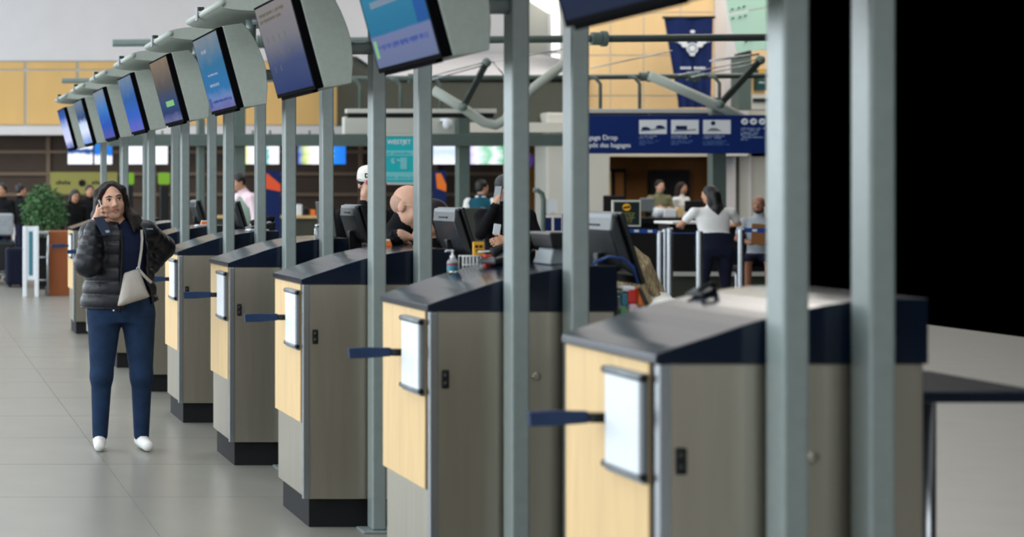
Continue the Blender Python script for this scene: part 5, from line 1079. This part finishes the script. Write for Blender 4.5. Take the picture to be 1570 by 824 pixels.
# grey luggage tube frame and white notice beside the column
e = thing('arched_rail', place(828, 27), 'grey arched rail with a white notice right of the phone man', 'rail'); o = tuple(e.location); Y = 27
MB(o).tube([P3(818, 292, Y), P3(825, 292, Y), P3(831, 297, Y), P3(833, 306, Y), (wx(833, Y), Y, 0)], .035, 10).build('arch', M['greensteel'], e, True)
MB(o).tube([P3(832, 328, Y), P3(864, 328, Y), (wx(864, Y), Y, 0)], .02, 10).build('side_rail', M['trim'], e, True)
MB(o).box(wx(835, Y), wx(854, Y), Y-.01, Y+.01, wz(325, Y), wz(306, Y)).build('notice', M['paper'], e)
for x0 in (835, 850): MB(o).box(wx(x0, Y), wx(x0+10, Y), Y-.02, Y+.02, wz(355, Y), wz(334, Y)).build('blue_leaflet', M['banner'], e)
e = thing('grey_partition', place(732, 26), 'grey office partition left of the phone man', 'partition'); o = tuple(e.location); Y = 26
MB(o).box(wx(706, Y), wx(741, Y), Y, Y+.06, .05, wz(319, Y)).build('panel', M['soffit'], e, bevel=.01)
for x0 in (706, 741): MB(o).tube([(wx(x0, Y), Y+.03, 0), (wx(x0, Y), Y+.03, wz(318, Y))], .03).build('post', M['greensteel'], e, True)
# ------------------------------------------------------------------ left background: ficus, cabinet, bag sizer, luggage cart
YL = 29.2
e = thing('waste_cabinet', place(92, YL), 'cherry wood cabinet with a metal handle beside the bag sizer', 'cabinet'); o = tuple(e.location)
MB(o).box(wx(73, YL), wx(108, YL), YL, YL+.5, .0, 1.0).build('carcass', M['redwood'], e, bevel=.01); MB(o).box(wx(108, YL), wx(124, YL), YL+.1, YL+.5, 0, .14).build('plinth', M['redwood'], e, bevel=.01)
MB(o).box(wx(78, YL), wx(98, YL), YL-.03, YL, .765, .795).build('handle', M['trim'], e, bevel=.005); MB(o).box(wx(92, YL), wx(99, YL), YL-.035, YL-.01, .755, .80).build('handle_end', M['black'], e)
e = thing('bag_sizer', place(54, YL), 'white framed cabin bag sizer with a teal panel', 'bag sizer'); o = tuple(e.location)
for (x, yy) in ((36, 0), (54, 0)): MB(o).box(wx(x, YL)-.03, wx(x, YL)+.03, YL-.35, YL-.29, 0, 1.08).build('post', M['paper'], e, bevel=.008)
MB(o).box(wx(36, YL), wx(54, YL), YL-.34, YL-.30, 1.02, 1.08).build('top_rail', M['paper'], e); MB(o).box(wx(36, YL), wx(54, YL), YL-.34, YL-.30, .26, .31).build('bottom_rail', M['paper'], e)
pn = MB(o).box(wx(37.5, YL), wx(52.5, YL), YL-.335, YL-.31, .31, 1.02).build('panel', M['paper'], e); MB(o).box(wx(42, YL), wx(48, YL), YL-.34, YL-.335, .33, 1.0).build('teal_strip', M['tealsuit'], pn)
MB(o).box(wx(55, YL), wx(74, YL), YL-.2, YL+.2, .95, 1.0).build('tray', M['trim'], e, bevel=.01)
for (x, yy) in ((57, -.18), (72, -.18), (57, .18), (72, .18)): MB(o).tube([(wx(x, YL), YL+yy, 0), (wx(x, YL), YL+yy, .95)], .018).build('leg', M['trim'], e, True)
for z in (.25, .6): MB(o).tube([(wx(57, YL), YL-.18, z), (wx(72, YL), YL-.18, z)], .014).build('cross_rod', M['trim'], e, True)
MB(o).box(wx(58, YL), wx(71, YL), YL-.05, YL+.15, .15, .9).build('back_plate', M['blackm'], e)
Yf = 31.2; e = thing('potted_ficus', place(68, Yf), 'bushy green ficus in a pot behind the bag sizer', 'plant'); o = tuple(e.location)
MB(o).lathe([(.14, 0), (.2, .35), (.22, .42), (.2, .42), (.19, .36)], o, 20).build('pot', M['blackm'], e, 'auto'); MB(o).lathe([(.19, .37), (.02, .38)], o, 16).build('soil', M['bark'], e)
MB(o).tube([(o[0], Yf, .36), (o[0]+.03, Yf, .7), (o[0]-.02, Yf, 1.05), (o[0], Yf, 1.4)], [.03, .026, .022, .012], 8).build('trunk', M['bark'], e, True)
for t in range(7): a = t*.9; MB(o).tube([(o[0], Yf, .85+.06*t), (o[0]+.2*math.cos(a), Yf+.2*math.sin(a), 1.1+.06*t), (o[0]+.3*math.cos(a), Yf+.3*math.sin(a), 1.2+.06*t)], [.012, .008, .004], 6).build('branch', M['bark'], e, True)
rl = random.Random(3); lv = MB(o)
for i in range(1700):
    while True:
        p = Vector((rl.uniform(-1, 1), rl.uniform(-1, 1), rl.uniform(-1, 1)))
        if p.length < 1 and p.length > .35: break
    c = Vector((o[0]+p.x*.40*(1-.25*max(0, p.z)), Yf+p.y*.36, 1.29+p.z*.46))
    if p.z < -.5 and rl.random() < .4: continue
    d = Vector((rl.uniform(-1, 1), rl.uniform(-1, 1), rl.uniform(-1, .4))).normalized(); s_ = d.cross(Vector((rl.uniform(-1, 1), rl.uniform(-1, 1), rl.uniform(-1, 1)))).normalized(); L0 = rl.uniform(.06, .1); nn = d.cross(s_)*L0*.12
    lv.add([tuple(c), tuple(c+d*L0*.5+s_*L0*.24+nn), tuple(c+d*L0), tuple(c+d*L0*.5-s_*L0*.24+nn)], [(0, 1, 2, 3)])
lo_ = lv.build('foliage', M['leaf'], e); lo_['kind'] = 'stuff'
Yc = 33.0; e = thing('luggage_cart', place(6, Yc), 'luggage cart with a tall handle at the left edge', 'luggage cart'); o = tuple(e.location)
MB(o).box(o[0]-.3, o[0]+.25, Yc-.45, Yc+.45, .16, .2).build('platform', M['trim'], e, bevel=.01)
for dx in (-.24, .2): MB(o).tube([(o[0]+dx, Yc+.3, .2), (o[0]+dx, Yc+.34, .9), (o[0]+dx, Yc+.5, 1.02)], .02).build('upright', M['trim'], e, True)
MB(o).tube([(o[0]-.24, Yc+.5, 1.02), (o[0]+.2, Yc+.5, 1.02)], .022).build('handle_bar', M['trim'], e, True); MB(o).box(o[0]-.22, o[0]+.18, Yc+.29, Yc+.33, .3, .75).build('sign_panel', M['tealsuit'], e)
for (dx, dy) in ((-.25, -.4), (.2, -.4), (-.25, .4), (.2, .4)): MB(o).tube([(o[0]+dx-.025, Yc+dy, .075), (o[0]+dx+.025, Yc+dy, .075)], .075, 14).build('wheel', M['blackm'], e, 'auto')
def suitcase(px_, Y, z, w_, d_, h_, m_, lab):
    e = thing('suitcase', (wx(px_, Y), Y, z), lab, 'suitcase'); MB().box(-w_/2, w_/2, -d_/2, d_/2, .04, h_).build('shell', M[m_], e, bevel=.04, seg=3)
    for dx in (-.3, .3): MB().tube([(w_*dx, -d_*.3, .025), (w_*dx, d_*.3, .025)], .025, 10).build('wheel', M['blackm'], e, True)
    for q in (-.12, .0, .12): MB().box(w_*q*2-.006, w_*q*2+.006, -d_/2-.006, -d_/2+.01, .1, h_-.08).build('rib', M[m_], e)
    MB().tube([(-.08, 0, h_), (-.08, 0, h_+.05), (.08, 0, h_+.05), (.08, 0, h_)], .012, 8).build('handle', M['blackm'], e, True)
suitcase(24, 32, 0, .34, .5, .66, 'cloth_nv', 'dark navy suitcase standing beside the luggage cart'); suitcase(4, 32.9, .2, .4, .5, .55, 'black', 'black suitcase lying on the luggage cart'); suitcase(5, 32.9, .81, .34, .4, .42, 'cloth_gr', 'pale grey case on top of the luggage cart')
